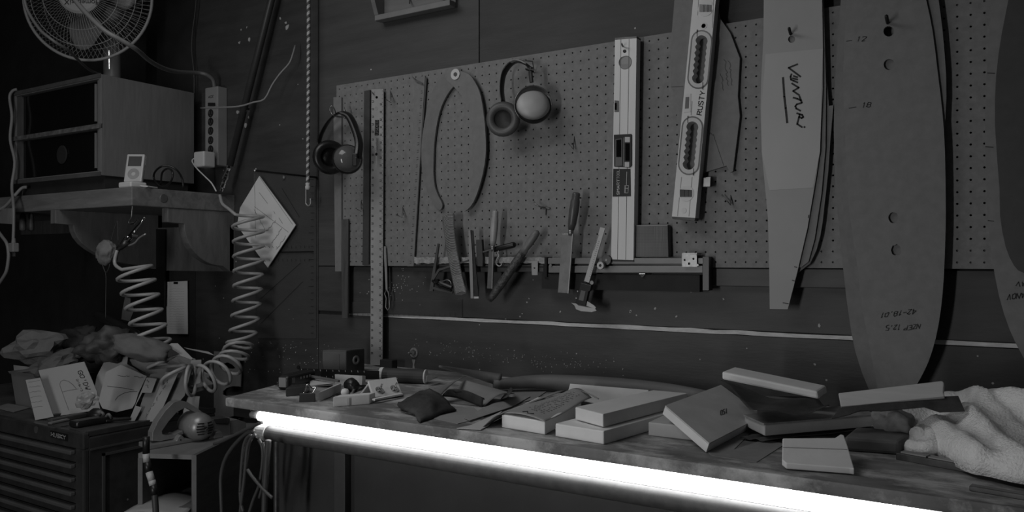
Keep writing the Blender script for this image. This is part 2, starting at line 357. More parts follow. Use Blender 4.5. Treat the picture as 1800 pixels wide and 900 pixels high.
# ================================================================== pegboard
def pegboard():
    x0, z0, st = -1.938, EYE-.018, .0254; nx, nz = 90, 24; rh = .0025; yf = DW-.022; th = .005
    V = []; F = []; cn = {}
    def corner(i, j):
        if (i, j) not in cn: cn[i, j] = len(V); V.append((x0+i*st, yf, z0+j*st))
        return cn[i, j]
    for j in range(nz):
        for i in range(nx):
            c = [corner(i, j), corner(i+1, j), corner(i+1, j+1), corner(i, j+1)]; k = len(V); cx, cz = x0+(i+.5)*st, z0+(j+.5)*st
            for y in (yf, yf+th):
                for a in range(8):
                    an = math.radians(22.5+45*a); V.append((cx+rh*math.cos(an), y, cz+rh*math.sin(an)))
            # octagon corners 0..7 counter-clockwise from just above +x
            F += [(c[1], c[2], k+0, k+7), (c[2], c[3], k+2, k+1), (c[3], c[0], k+4, k+3), (c[0], c[1], k+6, k+5), (c[2], k+1, k+0), (c[3], k+3, k+2), (c[0], k+5, k+4), (c[1], k+7, k+6)]
            F += [(k+a, k+(a+1) % 8, k+8+(a+1) % 8, k+8+a) for a in range(8)]
    n = len(V); xa, xb, za, zb = x0, x0+nx*st, z0, z0+nz*st
    o = thing('pegboard', 'long brown perforated hardboard pegboard fixed to the dark plywood wall', 'pegboard', ((xa+xb)/2, DW-.02, za))
    mk('perforated_sheet', V, F, PEG, o)
    mb = MB()
    mb.box((xa, yf, za-.001), (xb, yf+th, za)); mb.box((xa, yf, zb), (xb, yf+th, zb+.001)); mb.box((xa-.001, yf, za), (xa, yf+th, zb))
    mb.mk('sheet_edge', PEG, o)
    mb = MB()
    mb.box((xa+.01, yf+th, zb-.05), (xb, DW-.001, zb-.01)).box((xa+.01, yf+th, za+.01), (xb, DW-.001, za+.04)); mb.mk('spacer_batten', WOODD, o)
    return o
peg = pegboard()
PO = .022
def hook(pts, off=.05, label=None, r=.0018, m=None, group='bare wire hooks on the pegboard'):
    """bare peg hook: enters the board at the first point and comes out to off"""
    a = W(*pts[0], PO-.004); P = [a]+[W(x, y, off if i < len(pts)-2 else off) for i, (x, y) in enumerate(pts[1:])]
    o = MB().tube(P, r, 6).mk('peg_hook', m or STEEL, smooth=True); return setp(o, label, 'hook', group)
hook(t2('425,487 420,556 398,530'), .035, 'bare wire hook on the pegboard between grey earmuffs and the long silver level', r=.0014)
hook(t3('880,0 878,76 820,8'), .035, 'bare dark wire hook below the jagged fibreboard template', r=.0018)
h = thing('peg_hook', 'double wire hook with a small cross plate on the pegboard above the digital caliper', 'hook', W(958, 372, PO), 'bare wire hooks on the pegboard')
MB().tube([W(*p, .05) for p in t1('820,55 832,75 865,90')]+[W(*t1('900,95')[0], PO)], .002, 6).mk('prong', STEEL, h, smooth=True)
MB().tube([W(*p, PO+.003) for p in t1('870,92 925,98')], .003, 6).mk('cross_plate', STEEL, h); MB().tube([W(*p, PO+.003) for p in t1('897,95 895,142')], .002, 6).mk('stem', STEEL, h)
hook(r6('182,424 181,462 168,456'), .045, 'bare wire hook between the dark wooden strip and the left pegboard edge')
hook(r6('322,444 322,484 300,474'), .045, 'bare wire hook between the metal ruler and the wooden yardstick')
hook(r6('280,52 282,96 265,86'), .045, 'bare wire hook beside the top of the metal ruler')
hook(p0('605,184 606,200'), .03, 'short wire prong beside the narrow pale strip above the black earmuffs', r=.0016); hook(p0('615,183 616,198'), .03, 'short wire prong between the glossy black earmuffs and the dark wooden strip', r=.0016)
# ------------------------------------------------------------------ rulers and strips
def strip(name, pts, off, th, m, label, cat='ruler'):
    o = wp(name, pts, off, th, m); return setp(o, label, cat)
strip('wood_strip', p0('586,171 600,171 600,477 589,477'), .030, .008, MDF, 'narrow pale wooden strip hanging behind the glossy black earmuffs', 'strip')
strip('wood_strip', p0('600,386 612,385 611,559 601,559'), .033, .006, WOODD, 'short dark wooden strip with a notch, hanging beside the pegboard left edge', 'strip')
strip('wood_strip', p0('640,160 650,158 648,465 637,466'), .030, .006, MDFD, 'dark wooden strip hanging tight beside the metal ruler', 'strip')
rl = thing('metal_ruler', 'tall aluminium ruler with black numbers, hanging down to the bench', 'ruler', W(661, 641, .035))
plate('blade', p0('653,157 674,156 672,642 651,642'), WL(.036), .0025, mat('ruler_aluminium', .40, .45, .2, var=.12, scale=14), rl, holes=[circ(662, 171, 2.4, 10)])
mb = []
for i in range(35):
    y = 184+i*13.4
    if y > 636: break
    for x, dx in ((655.6, 0), (669.6, 5)):
        xx = x-(y-184)*.004; yy = y+dx-5
        mb += [[(xx-1.6, yy-1.8), (xx+1.4, yy-1.8)], [(xx-1.4, yy+.6), (xx+1.6, yy+.6)], [(xx+1.4, yy-1.8), (xx+1.4, yy+.8)]]
ribbons('number_marks', mb, WL(.036), .0016, INK, rl)
ribbons('graduations', [[(673.6-(y-157)*.004, y), (671.8-(y-157)*.004, y)] for y in [160+i*6.7 for i in range(71)]], WL(.036), .0009, INK, rl)
plate('brand_block', p0('659,211 666.5,211 666,238 658.6,238'), WL(.0365), .0006, BLACK, rl)
ribbons('brand_lettering', text('USDEG', (665, 236), (0, -5), (-5, 0)), WL(.0365), .0012, ALU, rl)
ribbons('small_print', scribble(662, 243, 661.6, 266, .3, 24, 1.2)+scribble(664.5, 243, 664, 266, .3, 24, .8), WL(.036), .0008, INK, rl)
disc('round_mark', 661.5, 271, .005, WL(.0365), .0006, BLACK, rl); disc('worn_label', 661, 191, .007, WL(.0363), .0004, PAPERG, rl)
hook(p0('662,172 654,162'), .05, 'wire hook holding the metal ruler by its hole', r=.002, group='wire hooks holding tools')
ys = thing('yardstick', 'slanting wooden yardstick hanging left of the big curved calipers', 'ruler', W(722, 468, .03))
plate('blade', p0('729,137 747,133 727,468 716,468'), WL(.032), .004, MDF, ys)
ribbons('number_marks', [l for i in range(24) for l in [[(740-i*.85, 160+i*13), (743-i*.85, 160+i*13)], [(740-i*.85, 164+i*13), (743-i*.85, 163+i*13)]]], WL(.032), .0012, INK, ys)
plate('edge_shadow', p0('747.5,136 750,137 738,300 727.8,468 727,468'), WL(.031), .004, WOODD, ys)  # dark strip modelled as the shadow along the yardstick's right edge
MB().tube([W(*p, .04) for p in r5('975,405 990,425 1025,440')]+[W(*r5('1026,442')[0], PO)], .002, 6).mk('hanging_wire', STEEL, ys)
st = thing('hanging_strap', 'thin webbing strap with a metal clip hanging beside the metal ruler', 'strap', W(680, 545, .03))
plate('webbing', p0('674,433 678,433 680,470 681,512 678,512 676,470'), WL(.03), .002, KRAFT, st)
MB().tube([W(*p, .03) for p in [(679,510),(676,516),(679,524),(678,540),(682,546),(685,540),(684,522),(682,512)]], .0022, 6, closed=True).mk('clip', STEEL, st, smooth=True)
# ------------------------------------------------------------------ big wooden outside calipers
cl = thing('wooden_calipers', 'pair of big curved wooden calipers joined by a pale washer', 'calipers', W(798, 372, .03))
L = r6('447,458 455,440 441,410 430,380 425,340 425,300 428,230 440,150 460,90 492,42 525,20 520,-8 480,-12 455,8 430,40 410,90 395,160 385,240 385,310 393,360 410,410 430,445')
RR = r6('492,42 520,75 545,130 555,200 560,270 555,350 545,410 526,452 533,461 560,430 585,360 600,280 600,200 592,120 580,60 560,20 545,2 520,-8 480,-14 462,-2 470,20')
plate('arm', L, WL(.034), .007, MDF2, cl, sm=3); plate('arm', RR, WL(.043), .007, MDF, cl, sm=3)
disc('washer', 800, 130.5, .0165, WL(.046), .002, WHITEPL, cl, hole=.006); disc('bolt', 800, 130.5, .0065, WL(.048), .01, DSTEEL, cl, n=6)
hook(p0('806,163 806,152'), .045, 'wire hook carrying the big curved wooden calipers', group='wire hooks holding tools')
# ------------------------------------------------------------------ ear defenders
def cup(parent, c, ax, r, shell, cush, inner, ring=False):
    ax = Vector(ax).normalized(); c = Vector(c)
    if ring: MB().lathe([(0, .42*r), (r*.55, .38*r), (r*.82, .22*r), (r*.95, 0)], c, ax, 24).mk('cup_shell', shell, parent, smooth=True)
    else: MB().lathe([(0, .62*r), (r*.35, .6*r), (r*.62, .5*r), (r*.82, .3*r), (r*.92, 0), (r*.92, -.1*r)], c, ax, 24).mk('cup_shell', shell, parent, smooth=True)
    prof = [(r*.52+r*.24+r*.26*math.cos(a), -.22*r+.26*r*math.sin(a)) for a in [2*math.pi*i/10 for i in range(11)]]
    MB().lathe(prof, c, ax, 24).mk('cushion', cush, parent, smooth=True)
    MB().lathe([(0, -.08*r), (r*.6, -.08*r), (r*.6, -.14*r)], c, ax, 20).mk('liner', inner, parent)
em = thing('ear_defenders', 'glossy black earmuffs with dark cups hanging at the pegboard left edge', 'earmuffs', W(598, 305, .10), 'ear defenders on the pegboard')
ca = W(579, 277, .075); cb = W(611, 279, .14)
cup(em, ca, (-.80, .58, .05), .056, BLACK, BLACK, BLACKR); cup(em, cb, (.72, -.69, .05), .047, mat('glossy_shell', .10, .12, var=.1), BLACK, BLACKR)
bp = [ca+Vector((-.028, .02, .005)), W(561, 252, .05), W(572, 222, .07), W(588, 203, .08), W(600, 198, .09), W(613, 204, .10), W(624, 226, .12), W(631, 252, .14), W(628, 278, .155)]
MB().tube(cat_rom(bp, 4, False), .013, 8, flat=.3, up=(0, -.6, .3)).mk('headband', BLACK, em, smooth=True)
MB().tube(cat_rom([p+Vector((.004, -.01, -.002)) for p in bp[4:]], 4, False), .003, 6).mk('headband_rim', GREYPL, em, smooth=True)
MB().obox(W(624, 281, .165), ((1, .6, 0), (0, 0, 1), (.6, -1, 0)), (.008, .02, .004)).mk('yoke', BLACK, em, bevel=.003)
o = MB().tube(cat_rom([W(606, 203, PO), W(598, 206, .06), W(586, 203, .12), W(580, 193, .12), W(583, 186, .12), W(588, 192, .11), W(592, 203, .09), W(604, 206, .05)], 4, False), .002, 6).mk('looped_hook', STEEL, smooth=True)
setp(o, 'looped wire hook holding the glossy black earmuffs', 'hook')
e2 = thing('ear_defenders', 'old grey earmuffs with a pale round cup hanging beside the curved calipers', 'earmuffs', W(912, 245, .08), 'ear defenders on the pegboard')
cA = W(886, 210, .085); cB = W(937, 184, .10)
tocam = (CAM-cA).normalized()
cup(e2, cA, -(tocam+Vector((-.25, 0, .10))), .049, mat('earmuff_shell', .14, .4), mat('earmuff_cushion', .10, .45), BLACK)
cup(e2, cB, (CAM-cB).normalized()+Vector((.05, 0, .55)), .050, mat('pale_cup', .46, .45, var=.06), BLACK, BLACKR, ring=True)
MB().lathe([(.0515, -.002), (.0535, 0), (.0515, .002), (.0495, 0), (.0515, -.002)], cB, (CAM-cB).normalized()+Vector((.1, 0, .1)), 28).mk('wire_yoke', STEEL, e2, smooth=True)
bp = [W(*p, o_) for p, o_ in zip(t2('112,350 105,300 108,250 118,215 140,185 165,170 195,175 222,190 235,210'), (.09, .08, .075, .07, .07, .07, .075, .08, .09))]
MB().tube(cat_rom(bp, 4, False), .013, 8, flat=.28, up=(0, -1, .2)).mk('headband', BLACK, e2, smooth=True)
MB().tube(cat_rom([W(*p, .083) for p in t2('145,172 165,164 190,170 215,183')], 3, False), .008, 8, flat=.35, up=(0, -1, .2)).mk('headband_pad', mat('worn_band', .3, .5), e2, smooth=True)
MB().tube([W(*p, .095) for p in t2('232,195 232,225 236,262')], .006, 8).mk('yoke_stem', DSTEEL, e2)
MB().tube([W(*p, .097) for p in t2('215,205 250,212')], .004, 8).mk('yoke_bar', CHROME, e2)
hook(t2('250,225 240,170 150,160'), .06, 'wire hook carrying the old grey earmuffs', group='wire hooks holding tools')
# ------------------------------------------------------------------ electronic level
lv = thing('electronic_level', 'silver level with a black digital display hanging straight on the pegboard', 'spirit level', W(1096, 458, .05))
pf = WL(.058)
sil = mat('silver_level', .62, .45, .2, var=.05, scale=20, stretch=(1, 1, .1))
plate('body', p0('1081,70 1119,67 1113.5,457 1074,456.5'), pf, .026, sil, lv, holes=[circ(1098, 90, 3.2), circ(1099, 110, 11.5, 20)])
ribbons('groove', [p0('1091.5,69 1085.5,456'), p0('1106,69 1100,456')], pf, .0012, DSTEEL, lv)
disc('round_vial', 1099.5, 110, .0165, WL(.0578), .006, mat('vial', .3, .35), lv); disc('vial_ring', 1099.5, 110, .018, WL(.0585), .003, GREYPL, lv, hole=.0162)
plate('bubble', [(1091, 113), (1109, 112), (1107, 118), (1099, 121), (1093, 118)], WL(.0584), .0005, PAPERG, lv)
plate('edge_vial', p0('1080,176 1088,177 1088,197 1080,197'), WL(.0588), .003, GREYPL, lv, bevel=.001); plate('edge_vial_glass', p0('1080.5,181 1084,181 1084,193 1080.3,193'), WL(.0593), .001, BLKGL, lv)
plate('display', t2('597,492 672,488 676,492 676,628 668,636 598,632'), WL(.061), .004, BLACK, lv, bevel=.001)
plate('display_window', t2('604,512 634,508 634,628 604,630'), WL(.0618), .001, GREYPL, lv); plate('display_glass', t2('608,515 630,512 630,590 608,590'), WL(.0622), .0006, BLKGL, lv)
plate('button', t2('646,502 668,502 668,525 646,525'), WL(.0622), .001, ALUW, lv); plate('button', t2('645,612 665,612 665,634 645,634'), WL(.0622), .001, ALUW, lv)
plate('button_bar', t2('648,530 666,530 666,606 648,606'), WL(.062), .001, BLKGL, lv); ribbons('button_line', [t2('642,505 641,632')], WL(.062), .001, ALUW, lv)
plate('label', t2('595,642 670,642 672,762 592,764'), WL(.0592), .001, BLACK, lv)
ribbons('lettering', text('SMART', (1088.8, 342), (0, -5.6), (-4.2, 0)), WL(.0594), .0016, PAPER, lv); ribbons('lettering', text('TOOL', (1088.8, 314), (0, -4.2), (-4.2, 0)), WL(.0594), .0009, PAPER, lv)
ribbons('emblem', [t2('655,655 653,712'), t2('646,715 662,715 660,748 645,748 646,715'), t2('646,728 660,728'), t2('650,715 648,748')], WL(.0594), .0012, PAPER, lv)
plate('end_cap', p0('1081,66.5 1119,63.8 1119,67 1081,70'), WL(.0585), .027, DSTEEL, lv); plate('end_cap', p0('1074,456 1113.5,457 1113.5,460 1074,459.5'), WL(.0585), .027, BLACK, lv)
hook(t2('645,125 632,92'), .08, 'dark wire hook through the top hole of the silver digital level', r=.0022, group='wire hooks holding tools')
# ------------------------------------------------------------------ jagged template and the long level over it
tp = thing('fibreboard_template', 'jagged fibreboard template hanging behind the slanting white level', 'template', W(1240, 304, .03))
pt = WL(.034)
plate('board', t4('90,-120 80,0 68,140 66,350 80,355 98,545 140,690 190,684 285,655 300,682 311,676 338,460 330,380 338,230 300,130 258,70 235,-60 200,-120'), pt, .006, MDF, tp)
ribbons('pencil_writing', [l for l in scribble(1274, 105, 1280, 150, 1.5, 12, 2.2)+scribble(1281, 106, 1288, 150, 1.5, 12, 2)+scribble(1266, 128, 1273, 158, 1.5, 9, 2)+scribble(1242, 226, 1257, 243, 3, 9, 1)]+[t4('68,344 115,342'), t4('238,545 275,655')], pt, .0009, INK, tp)
sl = thing('box_level', 'long white box level with two hand holes, RUSTY written on it, hanging askew', 'spirit level', W(1205, 383, .06))
ps = WL(.066)
def rot_slot(cx, cy, hw, hh, ang, wav=0.):
    P = []; a = math.radians(ang)
    for i in range(12): t = math.pi*i/11; P.append((hw*math.cos(t), -hh+hw-hw*math.sin(t)))
    if wav: P += [(-hw+(wav if i % 2 else 0), -hh+hw+(2*hh-2*hw)*i/12) for i in range(1, 12)]
    for i in range(12): t = math.pi+math.pi*i/11; P.append((hw*math.cos(t), hh-hw-hw*math.sin(t)))
    if wav: P += [(hw-(wav*.6 if i % 2 else 0), hh-hw-(2*hh-2*hw)*i/12) for i in range(1, 12)]
    return [(cx+x*math.cos(a)-y*math.sin(a), cy+x*math.sin(a)+y*math.cos(a)) for x, y in P]
TA = 5.6
hc = [(1230.3, 104.5), (1214, 256)]
hs = [rot_slot(x, y, 10.5, 42.5, TA, 3) for x, y in hc]
wl_ = mat('white_level', .60, .4, .1, var=.04)
body = [(1237, -190), (1276, -190), (1222, 383), (1181, 380.5)]
plate('body', body, ps, .028, wl_, sl, holes=hs+[circ(1236.7, 45.4, 4, 12)])
for x, y in hc:
    fr = rot_slot(x, y, 19, 52, TA); fi = rot_slot(x, y, 16.5, 49.5, TA)
    plate('hand_hole_frame', fr, WL(.0668), .0012, GREYPL, sl, holes=[fi]); plate('hand_hole_pad', fi, WL(.0675), .0016, ALUW, sl, holes=[rot_slot(x, y, 10.8, 42.8, TA, 3)])
    for s in (-1, 1): ribbons('frame_gap', [[(x-6*s, y-46*s), (x-4*s, y-52*s)], [(x+5*s*-1, y-40*s), (x+5*-s, y-52*s)]], WL(.0678), .0016, DSTEEL, sl)
for x, y in ((1240.3, 14.5), (1206, 340)):
    disc('vial_ring', x, y, .020, WL(.0672), .0015, WHITEPL, sl, hole=.0)
    plate('vial', [(x-11, y-7), (x+10, y-6), (x+10, y+6), (x-11, y+6)], WL(.0685), .002, mat('vial_fluid', .09, .15), sl); ribbons('vial_lines', [[(x-3, y-6), (x-3, y+6)], [(x+4, y-6), (x+4, y+6)]], WL(.0686), .001, INK, sl)
disc('bore_ring', 1236.7, 45.4, .0085, WL(.067), .001, WHITEPL, sl, hole=.0055); disc('round_plug', 1202, 370, .0065, WL(.067), .001, WHITEPL, sl)
plate('edge_vial', t4('122,372 145,370 143,442 116,445'), WL(.0672), .003, WHITEPL, sl); plate('edge_vial_glass', t4('124,384 138,383 136,428 121,430'), WL(.0678), .001, GREYPL, sl)
ribbons('groove', [t4('175,0 172,60'), t4('235,0 230,110'), t4('150,400 146,455'), t4('108,700 92,855'), t4('150,700 137,855')], ps, .001, GREYPL, sl)
ribbons('marker_lettering', text('RUSTY', (1233, 202), (1.3, -8.6), (-8, -1.2), .4), ps, .0022, INK, sl)
plate('end_cap', [(1181, 380), (1222, 382.6), (1221, 388), (1182, 385)], WL(.0655), .027, BLACK, sl)
o = MB().hexa([W(1236, 312, .05), W(1250, 310, .05), W(1249, 329, .05), W(1235, 329, .05), W(1236, 312, .023), W(1250, 310, .023), W(1249, 329, .023), W(1235, 329, .023)]).mk('small_clip', STEEL, bevel=.002)
setp(o, 'small metal clip showing below the jagged template beside the white level', 'clip')
# ------------------------------------------------------------------ surfboard templates
vb = thing('fin_template', 'pale narrow template marked VENTURI hanging by a dark peg', 'template', W(1370, 543, .05), 'surfboard outline templates')
pv = WL(.052)
plate('board', [(1343, -220), (1342.6, 0), (1342, 67), (1338, 140), (1336.8, 191), (1339, 267), (1350, 385), (1352, 470), (1353, 543), (1384.7, 543.6), (1401, 480), (1419, 402), (1434.6, 311), (1441, 267), (1446, 156), (1446.6, 89), (1445, 0), (1430, -220)], pv, .004, CARD, vb, holes=[circ(1391.5, 69, 6.3)])
plate('overlay_sheet', t4('440,214 667,192 655,600 628,742 455,752 425,600 424,430'), WL(.0526), .0005, VELL, vb)
vz = zm(1370, 90, 6)
ribbons('marker_lettering', [vz(q) for q in ('190,138 98,175 222,268', '128,242 118,270 122,300 150,312 192,330', '150,262 190,275', '140,285 190,300', '132,340 205,385 145,420 210,465', '148,490 190,502 228,520', '212,478 238,545', '236,545 185,560 168,580 178,605 222,628', '185,655 240,672 252,695 235,706 206,692', '215,665 206,700 188,768', '188,768 240,802', '262,797 268,803')], WL(.0526), .0040, INK, vb)
ribbons('marker_underline', [vz('38,280 52,480 66,600 82,752')], WL(.0526), .0048, INK, vb)
ribbons('tick_marks', [t6('308,235 320,238'), t6('298,298 312,302'), t6('255,403 280,407'), t6('375,-5 372,8')], pv, .0018, INK, vb)
hook(t4('545,158 533,112'), .085, 'dark peg through the hole of the pale VENTURI template', r=.0035, m=INK, group='wire hooks holding tools')
for m_, off, pts, lab in ((MDF2, .040, [(1380, -150), (1445, -150), (1449, 60), (1455, 160), (1457, 186), (1465, 185), (1460, 240), (1456, 300), (1446, 390), (1442, 414), (1435, 440), (1424, 463), (1401, 481), (1390, 470), (1370, 300)], 'fibreboard template with a rounded end, showing right behind the VENTURI template'),
                          (MDF, .046, [(1380, -150), (1442, -150), (1449, 50), (1452, 150), (1451, 260), (1444, 340), (1432, 420), (1421, 460), (1408, 470), (1390, 470), (1370, 300)], 'middle fibreboard template sandwiched behind the VENTURI template')):
    setp(wp('fin_template', pts, off, .004, m_), lab, 'template', 'surfboard outline templates')
bt = thing('board_template', 'wide fibreboard surfboard template with a column of four holes', 'template', W(1570, 705, .055), 'surfboard outline templates')
pb = WL(.056)
big = [(1502, -200), (1492, -60), (1488.7, 0), (1483.4, 89), (1482, 155.6), (1485.6, 244.6), (1493.5, 375), (1506.8, 467), (1516, 542.5), (1529.4, 614), (1542, 680), (1550, 700), (1575, 708), (1600, 694), (1614.5, 671), (1631.5, 637), (1644.7, 595), (1654, 542.5), (1659, 486), (1661.7, 418), (1662.5, 370), (1661, 267), (1656.8, 200), (1648, 124.5), (1639, 53), (1628, 0), (1612, -70), (1570, -200)]
def rough(cx, cy, r): return [(cx+r*R.uniform(.8, 1.12)*math.cos(a), cy+r*R.uniform(.8, 1.12)*math.sin(a)) for a in [2*math.pi*i/14 for i in range(14)]]
plate('board', big, pb, .008, MDF, bt, holes=[circ(1562, 55, 9.3), circ(1563, 113.5, 9.8), rough(1570.5, 383, 9.5), rough(1574.5, 439.5, 10)], sm=2)
ribbons('pencil_marks', [t5('130,163 152,160'), t5('140,428 168,423')]+text('12', (1505.5, 73), (9, -.6), (2.5, -8), .5)+text('18', (1514, 189), (9, -.6), (2.5, -8), .5), pb, .0016, INK, bt)
ribbons('pencil_writing', text('42-18.01', (1611, 543), (-8, 1), (-3, 8), .8)+text('NZEP', (1619, 569), (-7.5, 1), (-2.5, 8), .8)+text('12.5', (1583, 571), (-6.5, .4), (-2, 8), .8), pb, .0016, INK, bt)
hook(t5('298,112 288,64'), .10, 'dark peg through the top hole of the widest fibreboard template', r=.004, m=INK, group='wire hooks holding tools')
setp(wp('board_template', [(1490, -200), (1482, -60), (1478, 0), (1470, 110), (1465.5, 223), (1469, 334), (1475, 400), (1484, 490), (1492, 555), (1504, 620), (1527, 684), (1545, 706), (1580, 700), (1600, 640), (1625, 520), (1645, 400), (1650, 200), (1600, -200)], .040, .006, MDF2, sm=2, holes=[circ(1562, 55, 10)]), 'fibreboard template peeking out left behind the wide four-hole template', 'template', 'surfboard outline templates')
setp(wp('board_template', [(1560, -200), (1500, 0), (1480, 300), (1489, 440), (1496, 480), (1512, 525), (1520, 538), (1560, 530), (1620, 420), (1655, 260), (1663.5, 170), (1660, 89), (1650, 0), (1620, -200)], .0475, .006, MDF2, sm=2, holes=[circ(1562, 55, 10)]), 'shorter fibreboard template peeking out right behind the wide four-hole template', 'template', 'surfboard outline templates')
rt = thing('board_template', 'fibreboard surfboard template with ruled tick marks under a darker one', 'template', W(1830, 680, .05), 'surfboard outline templates')
plate('board', [(1770, -200), (1752, -60), (1745, 0), (1737, 80), (1731.5, 200), (1732.4, 289), (1736.5, 385), (1743, 448), (1756, 520), (1775, 580), (1800, 630), (1830, 672), (1870, 690), (1920, 640), (1950, 400), (1940, 100), (1900, -200)], WL(.046), .006, MDF, rt, sm=2)
ribbons('tick_marks', [t5('688,289 716,290'), t5('680,580 710,582'), t5('690,872 712,874')], WL(.046), .0016, INK, rt)
ribbons('pencil_writing', text('AV', (1803, 495), (-9, 0), (-2, 8), .7)+text('ANOV', (1802, 514), (-8, 1), (-2, 9), .7), WL(.046), .0016, INK, rt)
setp(wp('board_template', [(1800, -200), (1780, -60), (1772.5, 0), (1761, 58), (1751, 133), (1749, 222), (1757, 333.5), (1758, 380), (1767.5, 433), (1782.6, 467), (1800, 480), (1840, 485), (1880, 450), (1900, 300), (1895, 100), (1860, -200)], .075, .012, MDFD, sm=2), 'dark template with a rounded end hanging over the ruled fibreboard one', 'template', 'surfboard outline templates')
# ================================================================== rails and hand tools below the pegboard
def pxbox(name, x0, y0, x1, y1, off, th, m, parent=None, **k): return wp(name, [(x0, y0), (x1, y0), (x1, y1), (x0, y1)], off, th, m, parent, **k)
ra = thing('tool_rail', 'dark tool rail topped with a strip of pale foam tape', 'tool rail', W(842, 485, .03), 'rails along the pegboard foot')
pxbox('rail', 728, 465, 957, 478, .05, .028, DSTEEL, ra, bevel=.001); pxbox('groove', 728, 468, 955, 470.5, .0505, .001, BLACK, ra)
mb = MB(); n = 50
tp_ = [(728+i*4.58, 452+R.uniform(-1, 1)) for i in range(n+1)]; bo_ = [(728+i*4.58, 463+R.uniform(-.8, .8)) for i in range(n+1)][::-1]
wp('foam_tape', tp_+bo_, .053, .03, mat('dusty_tape', .32, .85, var=.35, scale=90, bump=.4, bscale=120), ra)
pxbox('end_cap', 955, 452, 961, 487, .052, .03, BLACK, ra)
rb = thing('tool_rail', 'slotted aluminium tool rail with two bars, running to a black end cap', 'tool rail', W(1100, 485, .03), 'rails along the pegboard foot')
mr = mat('dull_rail', .20, .5, .4, var=.15, scale=20, stretch=(.3, 1, 1))
pxbox('rail', 963, 453.5, 1236, 464, .055, .03, mr, rb, bevel=.001); pxbox('rail', 964, 467, 1235, 479.5, .052, .027, mr, rb, bevel=.001); pxbox('slot', 963, 463, 1235, 468, .040, .015, BLACK, rb)
pxbox('end_cap', 1235, 451, 1246, 511, .054, .030, BLACK, rb, bevel=.001); MB().box((W(966, 480).x, DW-.045, EYE-.081), (W(1240, 480).x, DW-.019, EYE-.038)).mk('rail_shade_box', BLKW, rb)  # black box under the rail stands in for its shade on the batten
disc('screw', 967.5, 466, .004, WL(.056), .004, STEEL, rb, n=10)
rw = thing('rail_roller', 'small dark and pale guide wheels clipped on the rail beside the digital caliper', 'roller', W(1060, 470, .06))
disc('wheel', 1065.5, 457, .0135, WL(.066), .010, DSTEEL, rw); disc('wheel', 1055, 466.7, .010, WL(.082), .012, ALU, rw, hole=.004); disc('axle', 1055, 466.7, .004, WL(.080), .025, BLACK, rw); disc('axle', 1065.5, 457, .003, WL(.067), .002, STEEL, rw)
bk = thing('angle_plate', 'pale square metal plate with three holes clipped on the rail', 'bracket', W(1212, 470, .06))
wp('plate', t3('558,398 655,398 656,484 558,484'), .062, .003, mat('zinc', .42, .4, .4, var=.25, scale=60), bk, holes=[[*t3('598,455 612,455 612,470 598,470')], circ(1203.5, 457, 2, 8), circ(1219, 455, 2, 8)])
pxbox('flange', 1199, 444.5, 1225, 447, .062, .035, STEEL, bk); disc('screw', 1226, 466, .003, WL(.064), .004, STEEL, bk, n=8)
setp(wp('drip_screw', t3('272,528 318,528 300,552 290,552'), .05, .012, CHROME, bevel=.001), 'small shiny screw poking out under the slotted rail', 'screw')
sc = thing('sanding_screen', 'dark woven sanding screen block standing on the slotted rail', 'sanding block', W(1145, 452, .04))
wp('block', t3('248,215 462,213 468,418 248,418'), .046, .022, FOAMD, sc); wp('top_edge', t3('246,209 464,207 462,214 248,216'), .0465, .022, PAPERG, sc)
ribbons('mesh_lines', [[(1117, 399+i*2.05), (1173.5, 399+i*2.05)] for i in range(26)]+[[(1117.5+i*2.05, 398), (1117.5+i*2.05, 451)] for i in range(28)], WL(.046), .0012, mat('mesh_thread', .22, .6), sc)
hg = thing('hanging_angle', 'small pale angle plate hanging on the foam topped rail', 'bracket', W(940, 484, .055)); wp('plate', t1('803,458 845,455 844,538 806,538'), .0575, .003, ALU, hg, holes=[t1('818,488 828,488 828,496 818,496')]); wp('flange', t1('760,447 845,447 845,457 790,457'), .0575, .012, ALU, hg)
# surform blade
sf = thing('rasp_blade', 'curved perforated steel rasp blade hanging over the foam topped rail', 'rasp', W(800, 518, .06)); 
SB = [((218,150),(290,130)), ((222,220),(292,200)), ((232,300),(300,285)), ((245,390),(314,380)), ((260,460),(328,450)), ((278,550),(346,540)), ((290,610),(362,600)), ((303,670),(375,657))]
wp('blade', t1(' '.join('%d,%d' % a for a, b in SB)+' '+' '.join('%d,%d' % b for a, b in SB[::-1])), .070, .0025, STEEL, sf, sm=2)
mb = MB()
for i in range(58):
    t = (i+.6)/59*7; k = min(int(t), 6); f = t-k
    a = Vector(SB[k][0]).lerp(Vector(SB[k+1][0]), f); b = Vector(SB[k][1]).lerp(Vector(SB[k+1][1]), f); P = []
    for j in range(6):
        q = a.lerp(b, .06+.88*j/5); sag = 9*math.sin(math.pi*j/5); P.append(W(720+q.x/3.75, 340+(q.y-sag)/3.75, .0715))
    mb.tube(P, .0009, 4)
setp(mb.mk('teeth', mat('teeth_highlight', .65, .3, .5), sf), kind='stuff')  # teeth colour lightened to imitate highlights on the steel
o = thing('steel_straightedge', 'narrow folded steel straightedge hanging on the rail beside the rasp blade', 'straightedge', W(836, 525, .06))
wp('web', t1('400,240 418,245 428,400 455,690 420,692 412,400'), .074, .003, DSTEEL, o); wp('flange', t1('388,246 400,240 412,400 420,692 403,692 390,400'), .078, .007, ALU, o); wp('worn_end', t1('423,680 455,680 455,692 425,693'), .0748, .001, PAPER, o)
setp(wp('wood_block', t1('437,305 474,303 482,420 480,482 446,480 440,400'), .066, .012, MDFD, bevel=.001), 'small dark wooden tag hanging between straightedge and the slim file', 'block')
